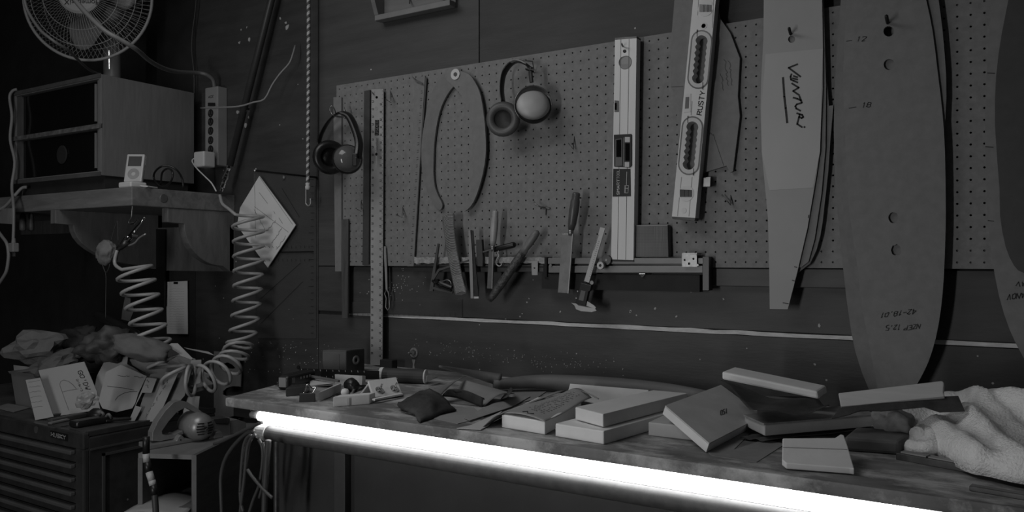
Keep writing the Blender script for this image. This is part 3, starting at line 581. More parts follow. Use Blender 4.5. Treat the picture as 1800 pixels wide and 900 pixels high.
mk_ = thing('marker_pen', 'thick black pen stuck slantwise behind the slim file', 'pen', W(880, 440, .06)); d0, d1_ = W(*t1('505,382')[0], .056), W(*t1('648,348')[0], .06)
MB().lathe([(.003, 0), (.006, .01), (.008, .03), (.0085, .10), (.006, .105)], d0, d1_-d0, 14).mk('barrel', BLACK, mk_, smooth=True); MB().tube([W(*p, .07) for p in t1('486,386 530,372')], .003, 6).mk('rod', STEEL, mk_)
sh = MB().tube(cat_rom([W(*p, .064) for p in t1('588,378 582,395 590,410 572,440 572,465 590,480 606,470 604,455')], 3, False), .0022, 6).mk('s_hook', ALU, smooth=True); setp(sh, 'pale S shaped wire hook hanging from the foam topped rail', 'hook')
def file_tool(label, htop, hbot, hw, blade, off, handle, fer=True, grp='files and rasps on the rail'):
    o = thing('hand_file', label, 'file', W(*blade[2], off), grp); a = W(*htop, off); b = W(*hbot, off); L_ = (b-a).length; r = hw/2*(a-CAM).dot(FW)/FPX
    MB().lathe([(r*.35, 0), (r*.72, L_*.02), (r*.82, L_*.07), (r*.76, L_*.10), (r*.86, L_*.13), (r*.78, L_*.17), (r*.95, L_*.24), (r, L_*.5), (r*.85, L_*.85), (r*.6, L_)], a, b-a, 16).mk('handle', handle, o, smooth=True)
    e = b+(b-a).normalized()*.016
    MB().lathe([(r*.55, -.004), (r*.55, .010), (r*.4, .016)], b, b-a, 14).mk('ferrule', STEEL, o, smooth=True)
    wp('blade', blade, off+.002, .005, STEEL, o, bevel=.001)
    wp('blade_edge', [blade[1], (blade[1][0]-1.2, blade[1][1]), (blade[2][0]-1.5, blade[2][1]), blade[2]], off+.0026, .005, ALU, o); return o
file_tool('slim file with a turned wooden handle hanging in the middle of the foam topped rail', t1('567,112')[0], t1('549,345')[0], 13.5, t1('523,368 553,370 545,628 510,627'), .070, mat('turned_handle', .36, .4, var=.2, scale=12))
file_tool('broad flat file with a dark turned handle hanging beside the digital caliper', (1013.5, 338), (1004, 404), 17.5, t1('1006,265 1077,265 1047,660 977,655'), .072, WOODH)
o = thing('half_round_rasp', 'stout half round rasp lying slantwise across the rail', 'rasp', W(862, 530, .07), 'files and rasps on the rail')
a, b = W(*t1('846,246')[0], .068), W(*t1('528,706')[0], .074); L_ = (b-a).length
MB().lathe([(.003, 0), (.0095, .004), (.0115, .02), (.011, L_*.18), (.0095, L_*.24), (.0115, L_*.30)], a, b-a, 14).mk('handle', mat('rasp_grip', .17, .5, var=.3, scale=30), o, smooth=True)
MB().lathe([(.011, L_*.29), (.0125, L_*.4), (.0125, L_*.75), (.0105, L_*.93), (.007, L_)], a, b-a, 14).mk('rasp_body', mat('rasp_steel', .10, .5, .4, var=.5, scale=120, bump=.6, bscale=220), o, smooth=True)
fr = thing('wire_frame_tool', 'thin metal frame tool with a dark screw clamp hanging at the rail left end', 'tool', W(770, 515, .06))
mf = mat('frame_metal', .13, .45, .5, var=.2)
wp('bar', t1('182,330 192,332 152,645 130,640'), .066, .006, mf, fr); wp('arm', t1('150,560 188,498 388,436 388,446 196,510 158,572'), .068, .004, mf, fr); wp('foot', t1('140,612 285,645 280,660 138,628'), .066, .005, mf, fr)
MB().tube(cat_rom([W(*p, .072) for p in t1('165,585 215,580 245,570 268,580 275,600')], 3, False), .0022, 6).mk('spring', STEEL, fr, smooth=True)
MB().tube([W(*p, .072) for p in t1('205,590 280,620')], .006, 8).mk('screw', DSTEEL, fr); disc('knob', 767, 494, .006, WL(.078), .01, BLACK, fr); MB().tube([W(*p, .07) for p in t1('150,575 200,615 275,640')], .004, 6).mk('clamp_jaw', BLACK, fr)
# digital caliper
dc = thing('digital_caliper', 'steel digital caliper with a black display head hanging from the slotted rail', 'caliper', W(1026, 548, .06)); off = .072
wp('beam', t1('1257,222 1288,230 1182,588 1150,578'), off, .003, ALU, dc); ribbons('scale_print', scribble(1052, 412, 1044, 440, .4, 22, .8)+[[(1051.5-i*.95, 424+i*3.6), (1054-i*.95, 424.6+i*3.6)] for i in range(18)], WL(off), .0007, INK, dc)
wp('head', t1('1128,588 1198,606 1190,640 1178,648 1158,742 1092,722'), off+.006, .012, BLACK, dc, bevel=.001); wp('screen', t1('1130,638 1160,645 1145,710 1114,702'), off+.0072, .001, GREYPL, dc)
disc('thumb_roller', *t1('1200,588')[0], .0055, WL(off+.006), .006, STEEL, dc, n=12); disc('button', *t1('1107,645')[0], .002, WL(off+.008), .002, ALU, dc, n=8); disc('button', *t1('1098,690')[0], .002, WL(off+.008), .002, ALU, dc, n=8)
wp('jaw', t1('1066,722 1098,726 1112,738 1205,756 1226,764 1232,772 1200,782 1130,776 1098,764 1086,738'), off+.001, .003, ALU, dc); wp('jaw', t1('1168,708 1215,738 1228,752 1222,762 1158,738'), off+.001, .003, ALU, dc)
# valve bolt in the lower wall
vb2 = thing('wall_bolt', 'rusty bolt with a broad washer in the wall above the bench', 'bolt', W(727, 632))
disc('washer', 727, 620, .016, WL(.004), .004, mat('rusty_washer', .2, .7, var=.4, scale=60), vb2); disc('nut', 725, 620, .009, WL(.012), .010, STEEL, vb2, n=6); MB().lathe([(.004, 0), (.004, .02), (.002, .022)], W(725, 620, .004), (0, -1, 0), 10).mk('stud', STEEL, vb2)
wp('drip', p0('724,632 730,632 728,642 729,648 725,648 726,640'), .002, .002, mat('drip', .25, .7, var=.3), vb2)
# open wooden tray high on the wall
ty = thing('wall_tray', 'open wooden wall tray with a bottom lip high above the earmuffs', 'tray', W(725, 45, .03)); wt = mat('tray_wood', .16, .6, var=.15, scale=4, stretch=(2, 8, 8), wood=True)
zb_ = W(660, 43, .0).z; xa, xb = W(659, 43, .04).x, W(791, 18, .04).x
MB().box((xa, DW-.012, zb_), (xb, DW, zb_+.40)).mk('back', wt, ty); MB().box((xa, DW-.042, zb_-.004), (xb, DW-.012, zb_+.014)).mk('bottom_lip', mat('tray_lip', .2, .6, var=.15), ty, bevel=.002)
MB().prism([[Vector((xa, DW-.012, zb_+.014)), Vector((xa, DW-.042, zb_+.014)), Vector((xa, DW-.20, zb_+.40)), Vector((xa, DW-.012, zb_+.40))]], (.016, 0, 0)).mk('cheek', wt, ty)
MB().box((xb-.05, DW-.03, zb_+.03), (xb-.02, DW-.012, zb_+.4)).mk('cleat', wt, ty); MB().tube([W(720, -10, .014), W(720, 4, .02), W(720, 6, .03)], .002, 6).mk('nail', DSTEEL, ty)
# ================================================================== rope, pipe, power strip
rp = thing('hanging_rope', 'two-tone braided rope with a metal hook hanging by the diamond card', 'rope', W(541, 360, .06)); xr = W(541, 200, .06).x; yr = DW-.06
for k, (m_, ph) in enumerate(((mat('rope_light', .50, .8), 0), (mat('rope_dark', .10, .8), math.pi), (mat('rope_light', .50, .8), math.pi/2), (mat('rope_dark', .10, .8), -math.pi/2))):
    P = []; z0, z1 = W(541, 322, .06).z, HT-.02; n = 300
    for i in range(n+1):
        t = i/n; a = ph+t*2*math.pi*46; P.append((xr+.0034*math.cos(a)+.004*math.sin(t*3), yr+.0034*math.sin(a), z0+(z1-z0)*t))
    MB().tube(P, .0033, 5).mk('strand', m_, rp, smooth=True)
MB().lathe([(.005, 0), (.009, .004), (.009, .012), (.007, .016), (.0085, .022), (.005, .026)], (xr, yr, W(541, 334, .06).z), (0, 0, 1), 12).mk('knot', mat('rope_light', .5, .8), rp, smooth=True)
MB().tube(cat_rom([W(*p, .06) for p in b7('376,112 376,160 376,185 388,196 398,185 397,160')], 3, False), .0025, 6).mk('hook', ALU, rp, smooth=True)
card = thing('diamond_card', 'white diamond shaped card with printed lines pinned on the wall', 'card', W(468, 470, .02))
pc = WL(.022); plate('card', b7('152,53 326,288 192,492 45,290 60,205'), pc, .003, mat('diamond_card_white', .68, .6, var=.05), card)
ribbons('printed_lines', [b7('130,95 136,350'), b7('130,200 292,322'), b7('155,60 312,285')], pc, .0012, GREYPL, card)
ribbons('print', [b7('152,132 192,184'), b7('246,253 264,280'), b7('222,222 228,234')]+scribble(447, 367, 466, 404, 1.2, 14, .8)*1+scribble(468, 408, 484, 388, 1.5, 10, 1)+scribble(478, 428, 496, 400, 1.6, 14, 1)+scribble(486, 438, 503, 414, 1.4, 10, 1)+[[(453+i*6.6, 433), (454.5+i*6.6, 436)] for i in range(6)]+[[(465+i*8, 457-i), (467+i*8, 460-i)] for i in range(2)], pc, .0012, INK, card)
pp = thing('air_pipe', 'dark pipe running slantwise down the wall to a shiny hose coupling', 'pipe', W(404, 290, .04))
A, B = W(492, -60, .045), W(404, 291, .06)
MB().tube([A+(A-B)*.6, A, B], .0125, 14).mk('pipe', mat('pipe_grey', .055, .45, .3, var=.2), pp, smooth=True)
MB().lathe([(.013, -.004), (.0165, -.004), (.0165, .008), (.013, .008)], W(430, 192, .05), (A-B), 16).mk('clamp', BLACK, pp); disc('clamp_screw', 434, 195, .004, WL(.07), .01, CHROME, pp, n=10); disc('wall_nut', 418, 197, .006, WL(.01), .01, PAPERG, pp, n=6)
B2 = W(391, 331, .07); d_ = (B2-B)
MB().lathe([(.009, 0), (.010, .01), (.008, .02), (.008, .03), (.011, .034), (.011, .042), (.013, .044), (.013, .054), (.009, .056), (.009, .066), (.0105, .068), (.0105, .085), (.007, .09), (.007, .1)], B, d_, 14).mk('coupling', CHROME, pp, smooth=False)
# coiled air hose: from the coupling down the wall, over the pile and up to the blow gun
hs_ = thing('air_hose', 'pale coiled air hose sagging from the pipe coupling across the pile to the blow gun', 'hose', (W(432, 600, .1)))
def at_d(px, py, d): return W(px, py, DW-d)
axis = [at_d(*p) for p in [(434,372,1.90),(437,410,1.90),(437,450,1.90),(436,500,1.89),(432,550,1.88),(426,590,1.86),(415,622,1.80),(398,645,1.74),(376,660,1.68),(352,668,1.63),(330,668,1.60),(308,657,1.58),(286,635,1.56),(270,603,1.55),(260,570,1.55),(250,530,1.55),(242,500,1.55),(234,470,1.555)]]
axs = cat_rom(axis, 24, False); seglen = [0]
for i in range(1, len(axs)): seglen.append(seglen[-1]+(axs[i]-axs[i-1]).length)
P = []; Av = None; tot = seglen[-1]; turns = 23
for i, p in enumerate(axs):
    t = (axs[min(i+1, len(axs)-1)]-axs[max(i-1, 0)]).normalized(); kz = min(1, max(0, (abs(t.z)-.35)/.4)); t = t.lerp(Vector((0, 0, 1 if t.z > 0 else -1)), kz*kz*(3-2*kz)).normalized(); g = RT.copy() if Av is None else Av; Av = (g-t*g.dot(t)).normalized(); Bv = t.cross(Av)
    f = seglen[i]/tot; an = 2*math.pi*turns*f+math.pi; rad = .054-.008*math.sin(math.pi*f)
    P.append(p+(Av*math.cos(an)+Bv*math.sin(an)+Vector((0, 0, 1))*kz*(.12+.12*f)*(Av.dot(RT)*math.cos(an)+Bv.dot(RT)*math.sin(an)))*rad)
lead = [B2+d_.normalized()*.03, at_d(387, 345, 1.92), at_d(391, 358, 1.91), at_d(402, 367, 1.90)]
tail = [at_d(214, 474, 1.555), at_d(203, 466, 1.56), at_d(202, 455, 1.565), at_d(206, 440, 1.57)]
MB().tube(cat_rom(lead, 5, False)+P[2:]+cat_rom(tail, 5, False), .0058, 8).mk('hose', HOSE, hs_, smooth=True)
# loose wires
def wire(name, pts, d, r, m, label, cat='cable', k=5):
    dd = d if isinstance(d, (list, tuple)) else [d]*len(pts)
    return setp(curve3(name, [at_d(x, y, q) for (x, y), q in zip(pts, dd)], r, m, k=k), label, cat)
wire('bent_wire', p0('353,190 385,189 420,187 445,180 465,174 478,150 492,130 508,112 514,98 519,80'), [1.90,1.89,1.89,1.9,1.91,1.92,1.93,1.94,1.95,1.97], .0032, CORDW, 'bent pale wire crossing the power strip and the dark pipe', 'wire', k=3)
wire('thin_cord', p0('348,-40 343,20 338,60 337,90 341,130 341,180 341,300'), 1.975, .0022, CORDD, 'thin cord hanging down the wall behind the wooden cabinet')
ps_ = thing('power_strip', 'beige six-outlet power strip mounted upright on the wall', 'power strip', W(375, 294, .04)); fo = .045
x0_, x1_ = W(360, 220, fo).x, W(382.5, 220, fo).x; zt, zb_ = W(370, 153, fo).z, W(370, 292, fo).z
MB().box((x0_, DW-fo, zb_), (x1_, DW, zt)).mk('body', BEIGEPL, ps_, bevel=.004)
pfc = WL(fo+.0005)
for y in (199, 214, 230, 246.5, 262.5, 281):
    disc('outlet', 370, y, .0155, WL(fo+.001), .001, BLACK, ps_, n=20)
    ribbons('slots', [[(367.6, y-3), (367.6, y+1)], [(372.6, y-3), (372.6, y+1)], [(370, y+3), (370, y+4.5)]], WL(fo+.001), .0022, GREYPL, ps_)
pxbox('switch', 365, 180.5, 377, 186, fo+.004, .005, BLACK, ps_, bevel=.001); ribbons('lettering', text('ACE', (366, 172.5), (3.2, -.4), (1, -3.8)), pfc, .0012, INK, ps_)
curve3('cord', [at_d(377, 153, 1.965), at_d(374, 140, 1.955), at_d(362, 131, 1.93), at_d(345, 128, 1.90), at_d(310, 126, 1.80), at_d(285, 119, 1.70), at_d(262, 106, 1.58), at_d(240, 87, 1.47), at_d(212, 70, 1.42), at_d(187, 56, 1.39), at_d(164, 36, 1.38), at_d(145, 16, 1.38), at_d(126, -6, 1.38), at_d(90, -40, 1.4), at_d(60, -120, 1.45)], .0075, CORDG, ps_)
ad = thing('usb_charger', 'white square plug charger on the lowest outlet of the power strip', 'charger', W(358, 294, .06)); c_ = W(359.5, 281, .085)
MB().obox(c_, ((1, 0, 0), (0, 1, 0), (0, 0, 1)), (.030, .026, .029)).mk('body', mat('charger_white', .55, .35, var=.03), ad, bevel=.006, seg=3)
MB().obox(W(347.5, 279, .085), ((1, 0, 0), (0, 1, 0), (0, 0, 1)), (.004, .008, .004)).mk('port', GREYPL, ad)
curve3('cable', [at_d(347, 279, 1.915), at_d(341, 279, 1.91), at_d(338, 284, 1.90), at_d(346, 296, 1.89), at_d(360, 310, 1.88), at_d(372, 322, 1.87), at_d(380, 336, 1.86)], .0026, WHITEPL, ad)
# ================================================================== shelf with cabinet and fan
SX = -2.485; SD = 1.582; ZSH = EYE+.245
sf_ = thing('wall_shelf', 'thick pine wall shelf on curved brackets', 'shelf', (-3.1, 1.8, EYE-.03))
MB().box((-4.05, SD, ZSH-.063), (SX, DW, ZSH)).mk('board', WOODS, sf_, bevel=.003)
def bracket(x, d0, zl, m):
    z1 = ZSH-.063; D_ = DW-d0; P = [(d0, z1), (d0, z1-.05), (d0+.065, z1-.053)]
    for i in range(1, 11):
        a = math.pi/2*i/10; P.append((d0+.065+(D_-.065-.05)*(1-math.cos(a)), z1-.053-(zl-.053-.02)*math.sin(a)))
    P += [(DW-.02, z1-zl), (DW, z1-zl), (DW, z1)]
    MB().prism([[Vector((x, y, z)) for y, z in P]], (-.035, 0, 0)).mk('bracket', m, sf_, bevel=.002)
PINEB = mat('pine_bracket', .15, .6, var=.25, scale=4, stretch=(8, 8, 2), wood=True)
bracket(-2.49, 1.72, .225, PINEB); bracket(-2.93, 1.57, .225, PINEB)
MB().box((-2.93, DW-.02, ZSH-.063-.225), (-2.49, DW, ZSH-.115)).mk('back_cleat', PINEB, sf_); MB().box((-4.0, DW-.02, ZSH-.125), (-2.93, DW, ZSH-.063)).mk('back_cleat', WOODD, sf_)
MB().lathe([(0, .002), (.014, .002), (.016, 0)], (SX, 1.70, ZSH-.032), (1, 0, 0), 14).mk('knot', WOODD, sf_)
sc_ = thing('stereo_cabinet', 'wooden cabinet with two smoked glass drawers standing on the pine shelf', 'cabinet', (-2.95, 1.78, ZSH))
xl, xr_, yf, yb, z0, z1 = -3.245, -2.66, 1.58, 1.95, EYE+.293, EYE+.6425
MB().box((xl+.03, yf+.02, ZSH), (xr_-.01, yb-.02, z0)).mk('plinth', BLKW, sc_)
VEN = WOODM
for nm, lo, hi in (('side', (xr_-.016, yf, z0), (xr_, yb, z1)), ('side', (xl, yf, z0), (xl+.016, yb, z1)), ('top', (xl+.016, yf, z1-.016), (xr_-.016, yb, z1)), ('bottom', (xl+.016, yf, z0), (xr_-.016, yb, z0+.016)), ('divider', (xl+.016, yf+.005, (z0+z1)/2-.012), (xr_-.016, yb, (z0+z1)/2+.004)), ('back', (xl+.016, yb-.01, z0+.016), (xr_-.016, yb, z1-.016))):
    MB().box(lo, hi).mk(nm, VEN if nm != 'back' else BLKW, sc_, bevel=.0015)
EDGE = mat('cabinet_edge', .09, .5, var=.3)
for a, b in ((z0+.016, (z0+z1)/2-.012), ((z0+z1)/2+.004, z1-.016)):
    d = MB().box((xl+.05, yf+.012, a+.004), (xr_-.03, yf+.02, b-.004)).mk('drawer_front', BLKGL, sc_)
    MB().box((xl+.018, yf+.004, a+.002), (xl+.05, yf+.022, b-.002)).mk('frame', EDGE, d); MB().box((xr_-.028, yf+.004, a+.002), (xr_-.018, yf+.016, b-.002)).mk('frame', mat('frame_light', .16, .3), d)
    MB().box((xr_-.05, yf+.006, a+.012), (xr_-.043, yf+.012, b-.012)).mk('handle', mat('glass_edge', .2, .2), d)
MB().box((xl, yf-.004, z1-.012), (xr_, yf, z1+.002)).mk('top_trim', EDGE, sc_); MB().box((xl, yf-.004, z0-.002), (xr_, yf, z0+.012)).mk('bottom_trim', EDGE, sc_); MB().box((xl, yf-.004, (z0+z1)/2-.012), (xr_, yf+.004, (z0+z1)/2+.004)).mk('middle_trim', mat('worn_trim', .12, .6, var=.6, scale=40), sc_)
MB().lathe([(.03, 0), (.034, .002), (.034, .004), (.03, .006)], ((xl+xr_)/2+.03, yf+.012, z0+.09), (0, -1, 0), 24).mk('speaker_ring', mat('speaker_ring', .03, .3), sc_)
# fan
fc = at_d(155, -4, 1.60); fn_ = Vector((.575, -.817, 0)); fx = Vector((.817, .575, 0)); fz = Vector((0, 0, 1)); FR = .222
fan = thing('desk_fan', 'white desk fan with a wire grille on top of the wooden cabinet', 'fan', (fc.x-.08, 1.76, z1)); FANM = mat('fan_wire', .24, .45); FANB = mat('fan_blade', .17, .4, var=.05)
bx_ = at_d(197, 120, 1.75)
MB().lathe([(.0, 0), (.10, 0), (.10, .012), (.085, .022), (.03, .03)], (bx_.x, bx_.y, z1), (0, 0, 1), 28).mk('base', mat('fan_base', .22, .4), fan, smooth=True)
MB().lathe([(.036, .02), (.030, .05), (.028, fc.z-z1-.02)], (bx_.x, bx_.y, z1), (0, 0, 1), 18).mk('post', mat('fan_base', .22, .4), fan, smooth=True)
MB().tube([bx_+Vector((.018, -.022, -.01)), bx_+Vector((.016, -.022, .06))], .003, 6).mk('pull_chain', CHROME, fan)
mc = fc-fn_*.06
MB().lathe([(0, -.10), (.05, -.095), (.075, -.06), (.08, 0)], mc, fn_, 20).mk('motor', mat('fan_base', .22, .4), fan, smooth=True)
def fp(r, a, t): return fc+(fx*math.cos(a)+fz*math.sin(a))*r+fn_*t
def prof(f, s): return (.075 if s > 0 else .06)+(FR-(.075 if s > 0 else .06))*f, s*(.062*(1-f**2.6))
for s, nm in ((1, 'front_grille'), (-1, 'rear_grille')):
    mb = MB(); nw = 84
    for i in range(nw):
        a = 2*math.pi*i/nw; mb.tube([fp(prof(f/6, s)[0], a+.10*s*(f/6), prof(f/6, s)[1]) for f in range(7)], .0009, 3)
    for f in ((.0, .38, .72) if s > 0 else (.3, .7)): mb.tube([fp(prof(f, s)[0], 2*math.pi*k/48, prof(f, s)[1]) for k in range(48)], .0014, 4, closed=True)
    mb.mk(nm, FANM, fan)
MB().tube([fp(FR, 2*math.pi*k/64, 0) for k in range(64)], .0055, 8, closed=True).mk('rim', FANM, fan, smooth=True)
MB().lathe([(0, .004), (.068, .003), (.075, -.002), (.075, -.008)], fc+fn_*.066, fn_, 32).mk('badge', mat('fan_badge', .30, .4, var=.04), fan, smooth=False)
printed('HomebasiX', 145, 3.5, Pl(fc+fn_*.0705, fn_), .026, 180, INK, fan, 'badge_lettering')
for a0 in (-98, 22, 142):
    def bl(u, v, a0=a0):
        a = math.radians(a0)+(u-.5)*(.75+.55*math.sin(math.pi*min(v*1.0, 1))); r = .05+.135*v*(1-.25*(2*u-1)**2*v); return fp(r, a, -.012+(u-.5)*.05)
    sheet('blade', bl, 10, 8, FANB, fan, th=.002, smooth=True)
MB().lathe([(0, .012), (.04, .01), (.05, -.02), (.05, -.03)], fc, fn_, 20).mk('blade_hub', FANB, fan, smooth=True)
wire('power_cable', p0('36,-60 43,0 52,25 70,52 85,65 100,76 118,87 133,101 150,117 163,126 178,131'), [1.36,1.37,1.38,1.39,1.40,1.42,1.46,1.52,1.60,1.66,1.72], .005, CORDG, 'grey cable sagging from above past the fan rim to the cabinet top')
# things on the shelf
dk = thing('player_dock', 'white music player dock on the shelf edge', 'dock', at_d(216, 328, 1.60)); c0 = HZ(217, 326, ZSH); c0.x = min(c0.x, SX-.05)
MB().obox((c0.x, SD+.035, ZSH+.0095), ((1, 0, 0), (0, 1, 0), (0, 0, 1)), (.036, .030, .0095)).mk('base', mat('dock_white', .62, .35, var=.03), dk, bevel=.005, seg=3)
MB().tube([(c0.x+.036, SD+.04, ZSH+.006), (c0.x+.06, SD+.05, ZSH+.004), (SX-.01, SD+.10, ZSH+.004)], .0025, 6).mk('cable', WHITEPL, dk)
ip = thing('music_player', 'white pocket music player with a click wheel standing in its dock', 'music player', (c0.x, SD+.04, ZSH+.018))
nn = Vector((.52, -.80, .26)).normalized(); uu = Vector((0, 0, 1)).cross(nn).normalized(); vv = nn.cross(uu); pc_ = Vector((c0.x+.002, SD+.036, ZSH+.019))+vv*.051
MB().obox(pc_, (uu, vv, nn), (.0305, .051, .007)).mk('body', mat('player_white', .50, .3, var=.02), ip, bevel=.004, seg=3)
MB().obox(pc_-nn*.0072, (uu, vv, nn), (.0295, .050, .004)).mk('back', CHROME, ip, bevel=.003)
MB().obox(pc_+vv*.024+nn*.0068, (uu, vv, nn), (.0225, .018, .0008)).mk('screen', mat('player_screen', .08, .2), ip)
MB().lathe([(.007, 0), (.0195, 0), (.0195, .001), (.007, .001), (.007, 0)], pc_-vv*.022+nn*.0068, nn, 24).mk('click_wheel', mat('wheel_grey', .30, .4), ip)
loop = [at_d(*p) for p in [(322,330,1.80),(320,314,1.80),(312,300,1.78),(298,292,1.76),(283,293,1.74),(272,303,1.73),(271,315,1.73),(280,327,1.72),(292,327,1.71),(302,316,1.70),(303,302,1.70),(295,296,1.71),(285,304,1.72),(283,325,1.73)]]
for p in loop: p.z = max(p.z, ZSH+.005)
setp(curve3('audio_cable', loop, .0035, BLACK), 'black cable looped upright on the shelf beside the music player', 'cable')
# left edge cables
wire('extension_lead', p0('30,157 22,160 17,172 21,205 18,245 26,285 21,325 23,352 24,370 24,400 23,430'), [1.575,1.565,1.56,1.56,1.56,1.56,1.55,1.54,1.53,1.53,1.53], .0055, CORDW, 'pale lead draped over the cabinet corner and hanging below the shelf')
pg = thing('plug', 'pale three pin plug dangling below the shelf edge', 'plug', at_d(23, 448, 1.53)); c_ = at_d(24, 435, 1.53)
MB().obox(c_, ((1, 0, 0), (0, 1, 0), (0, 0, 1)), (.017, .012, .017)).mk('body', CORDW, pg, bevel=.004); MB().lathe([(.008, 0), (.006, .02)], c_+Vector((0, 0, .015)), (0, 0, 1), 10).mk('strain_relief', CORDW, pg)
for dx in (-.008, 0, .008): MB().obox(c_+Vector((dx, 0, -.024)), ((1, 0, 0), (0, 1, 0), (0, 0, 1)), (.0025, .001, .009)).mk('pin', STEEL, pg)
wire('extension_lead', p0('47,329 38,331 25,345 10,362 -6,372 -15,385 -8,400 3,415 12,428 15,445 14,462 10,480 -3,500'), [1.58,1.57,1.55,1.54,1.53,1.53,1.52,1.52,1.52,1.52,1.52,1.52,1.52], .006, CORDW, 'pale lead curling over the shelf edge past a paper tag')
tg = setp(plate('paper_tag', p0('-8,367 24,366 23,392 22,394 -8,392'), WL(DW-1.535), .002, mat('tag_card', .19, .7, var=.3, scale=30, stretch=(1, 1, .2))), 'creased paper tag hanging from the pale lead', 'tag')
for px, lab in ((40, 'small grey gripped tool hanging on a cord under the shelf front'), (54, 'small grey gripped tool without a cord under the shelf front')):
    o = thing('hand_tool', lab, 'tool', at_d(px, 405, 1.60), 'two small tools under the shelf')
    a = at_d(px, 406, 1.62); MB().lathe([(.004, 0), (.0115, .004), (.012, .02), (.0105, .06), (.006, .068)], a, (0, 0, 1), 12).mk('grip', mat('handle_grey', .10, .5), o, smooth=True); MB().tube([a+Vector((0, 0, .066)), a+Vector((.003, -.01, .10)), a+Vector((.004, 0, .165))] if px == 40 else [a+Vector((0, 0, .066)), a+Vector((0, 0, .115))], .002, 6).mk('cord' if px == 40 else 'shank', CORDD, o)
# hook, blow gun, dust mask, board, notes
o = MB().tube(cat_rom([at_d(*p) for p in [(233,360,1.60),(232,372,1.60),(231,382,1.60),(227,388,1.60),(227,393,1.60),(233,391,1.60),(237,394,1.60)]], 3, False), .0022, 6).mk('wire_hook', STEEL, smooth=True); setp(o, 'bent wire hook under the pine shelf corner', 'hook')
bg = thing('blow_gun', 'chrome air blow gun hanging from the shelf hook', 'blow gun', at_d(210, 440, 1.57))
dg = 1.575
MB().tube([at_d(*p, dg) for p in a7('45,880 85,850 120,815')], [.010, .012, .012], 10).mk('grip', DSTEEL, bg, smooth=True)
MB().tube([at_d(*p, dg) for p in a7('85,850 150,775 200,705 235,665 272,610')], [.011, .009, .0065, .005, .0025], 10).mk('barrel', CHROME, bg, smooth=True)
MB().tube(cat_rom([at_d(*p, dg-.01) for p in a7('130,860 185,835 225,790 280,757')], 3, False), [.003]*10, 6).mk('trigger', ALU, bg, smooth=True)
MB().tube([at_d(*p, dg-.012) for p in a7('62,842 95,795 108,780')], .003, 6).mk('hanger', CHROME, bg); MB().tube([at_d(*p, dg-.008) for p in a7('150,672 185,660 212,635')], .002, 6).mk('loop', CHROME, bg); disc('valve', *a7('150,775')[0], .007, WL(DW-dg+.015), .02, CHROME, bg)
MB().tube([at_d(*p, dg) for p in a7('45,880 20,930 12,990')], .007, 8).mk('hose_tail', BLACKR, bg)
dm = thing('dust_mask', 'folded pale dust mask hanging by its strap under the shelf', 'mask', at_d(185, 468, 1.62))
cm = at_d(186, 443, 1.62)
blob('cup', cm, (.046, .022, .036), mat('mask_grey', .20, .8, var=.1, scale=20), dm, amp=.28, fr=1.6, seed=4, ax=(Vector((.9, 0, .38)), Vector((0, 1, 0)), Vector((-.30, 0, .95))))
curve3('strap', [at_d(*p, 1.61) for p in a6('975,520 1000,430 1028,340 1036,420 1040,520')], .0016, CORDD, dm); curve3('strap', [at_d(*p, 1.61) for p in a6('890,690 905,740 930,795 955,760 965,720')], .0016, CORDD, dm); curve3('tail', [at_d(*p, 1.61) for p in a6('928,795 932,860 930,1000 928,1200')], .0012, CORDD, dm)
bb = thing('black_board', 'black board hanging below the shelf between dust mask and note sheet', 'board', at_d(260, 538, 1.90)); plate('board', r2('645,290 815,290 812,672 645,660'), WL(.03), .006, BLACK, bb); disc('hanging_hole', 262, 409, .005, WL(.031), .001, GREYPL, bb)
nt = thing('note_sheet', 'tall pale sheet of handwritten notes pinned beside the black board', 'note', W(311, 587, .012)); plate('sheet', r2('822,550 926,545 928,808 825,806'), WL(.012), .0015, mat('note_white', .78, .7, var=.04), nt)
ribbons('faint_writing', [l for i in range(17) for l in scribble(298, 508+i*4.4, 324, 508+i*4.4, .7, 12)], WL(.012), .0006, PAPERG, nt); plate('clip', r2('858,550 878,550 878,561 858,561'), WL(.014), .002, BLACK, nt)
setp(plate('paper_slip', r2('618,625 650,632 662,690 640,745 600,735 605,690'), WL(.003), .001, KRAFT), 'small creased paper slip behind the coiled hose above the pile', 'paper')
# ================================================================== tool chest
tx, ty0, ty1 = -2.26, 1.29, 1.74; txl = -3.45
ch = thing('tool_chest', 'black steel tool chest with narrow drawers and a HUSKY badge', 'tool chest', ((tx+txl)/2, 1.5, 0))
MB().box((txl, ty0+.012, .02), (tx, ty1, ZT-.012)).mk('body', CHESTM, ch, bevel=.006)
MB().box((txl, ty0, ZT-.048), (tx, ty0+.02, ZT)).mk('front_rail', CHESTM, ch, bevel=.004); MB().box((txl, ty0+.004, .02), (tx, ty0+.02, .04)).mk('kick_rail', CHESTM, ch)
MB().box((tx-.045, ty0, .02), (tx, ty0+.02, ZT-.045)).mk('corner_post', CHESTM, ch, bevel=.006)
MB().box((txl, ty0+.015, ZT-.014), (tx-.004, ty1, ZT-.0005)).mk('top_tray', mat('chest_mat', .055, .7, var=.3, scale=20), ch); MB().box((tx-.012, ty0+.012, ZT-.012), (tx, ty1, ZT+.004)).mk('top_rim', CHESTM, ch, bevel=.002)
MB().box((tx-.001, ty0+.055, ZT-.075), (tx+.006, ty1-.02, ZT-.068)).mk('side_rib', mat('rib', .06, .3), ch); MB().box((tx-.001, ty0+.055, .06), (tx+.006, ty0+.062, ZT-.068)).mk('side_rib', mat('rib', .06, .3), ch); MB().box((tx-.001, ty0+.02, ZT-.052), (tx+.004, ty1, ZT-.047)).mk('side_rib', mat('rib', .06, .3), ch)
z = ZT-.052
dr = None
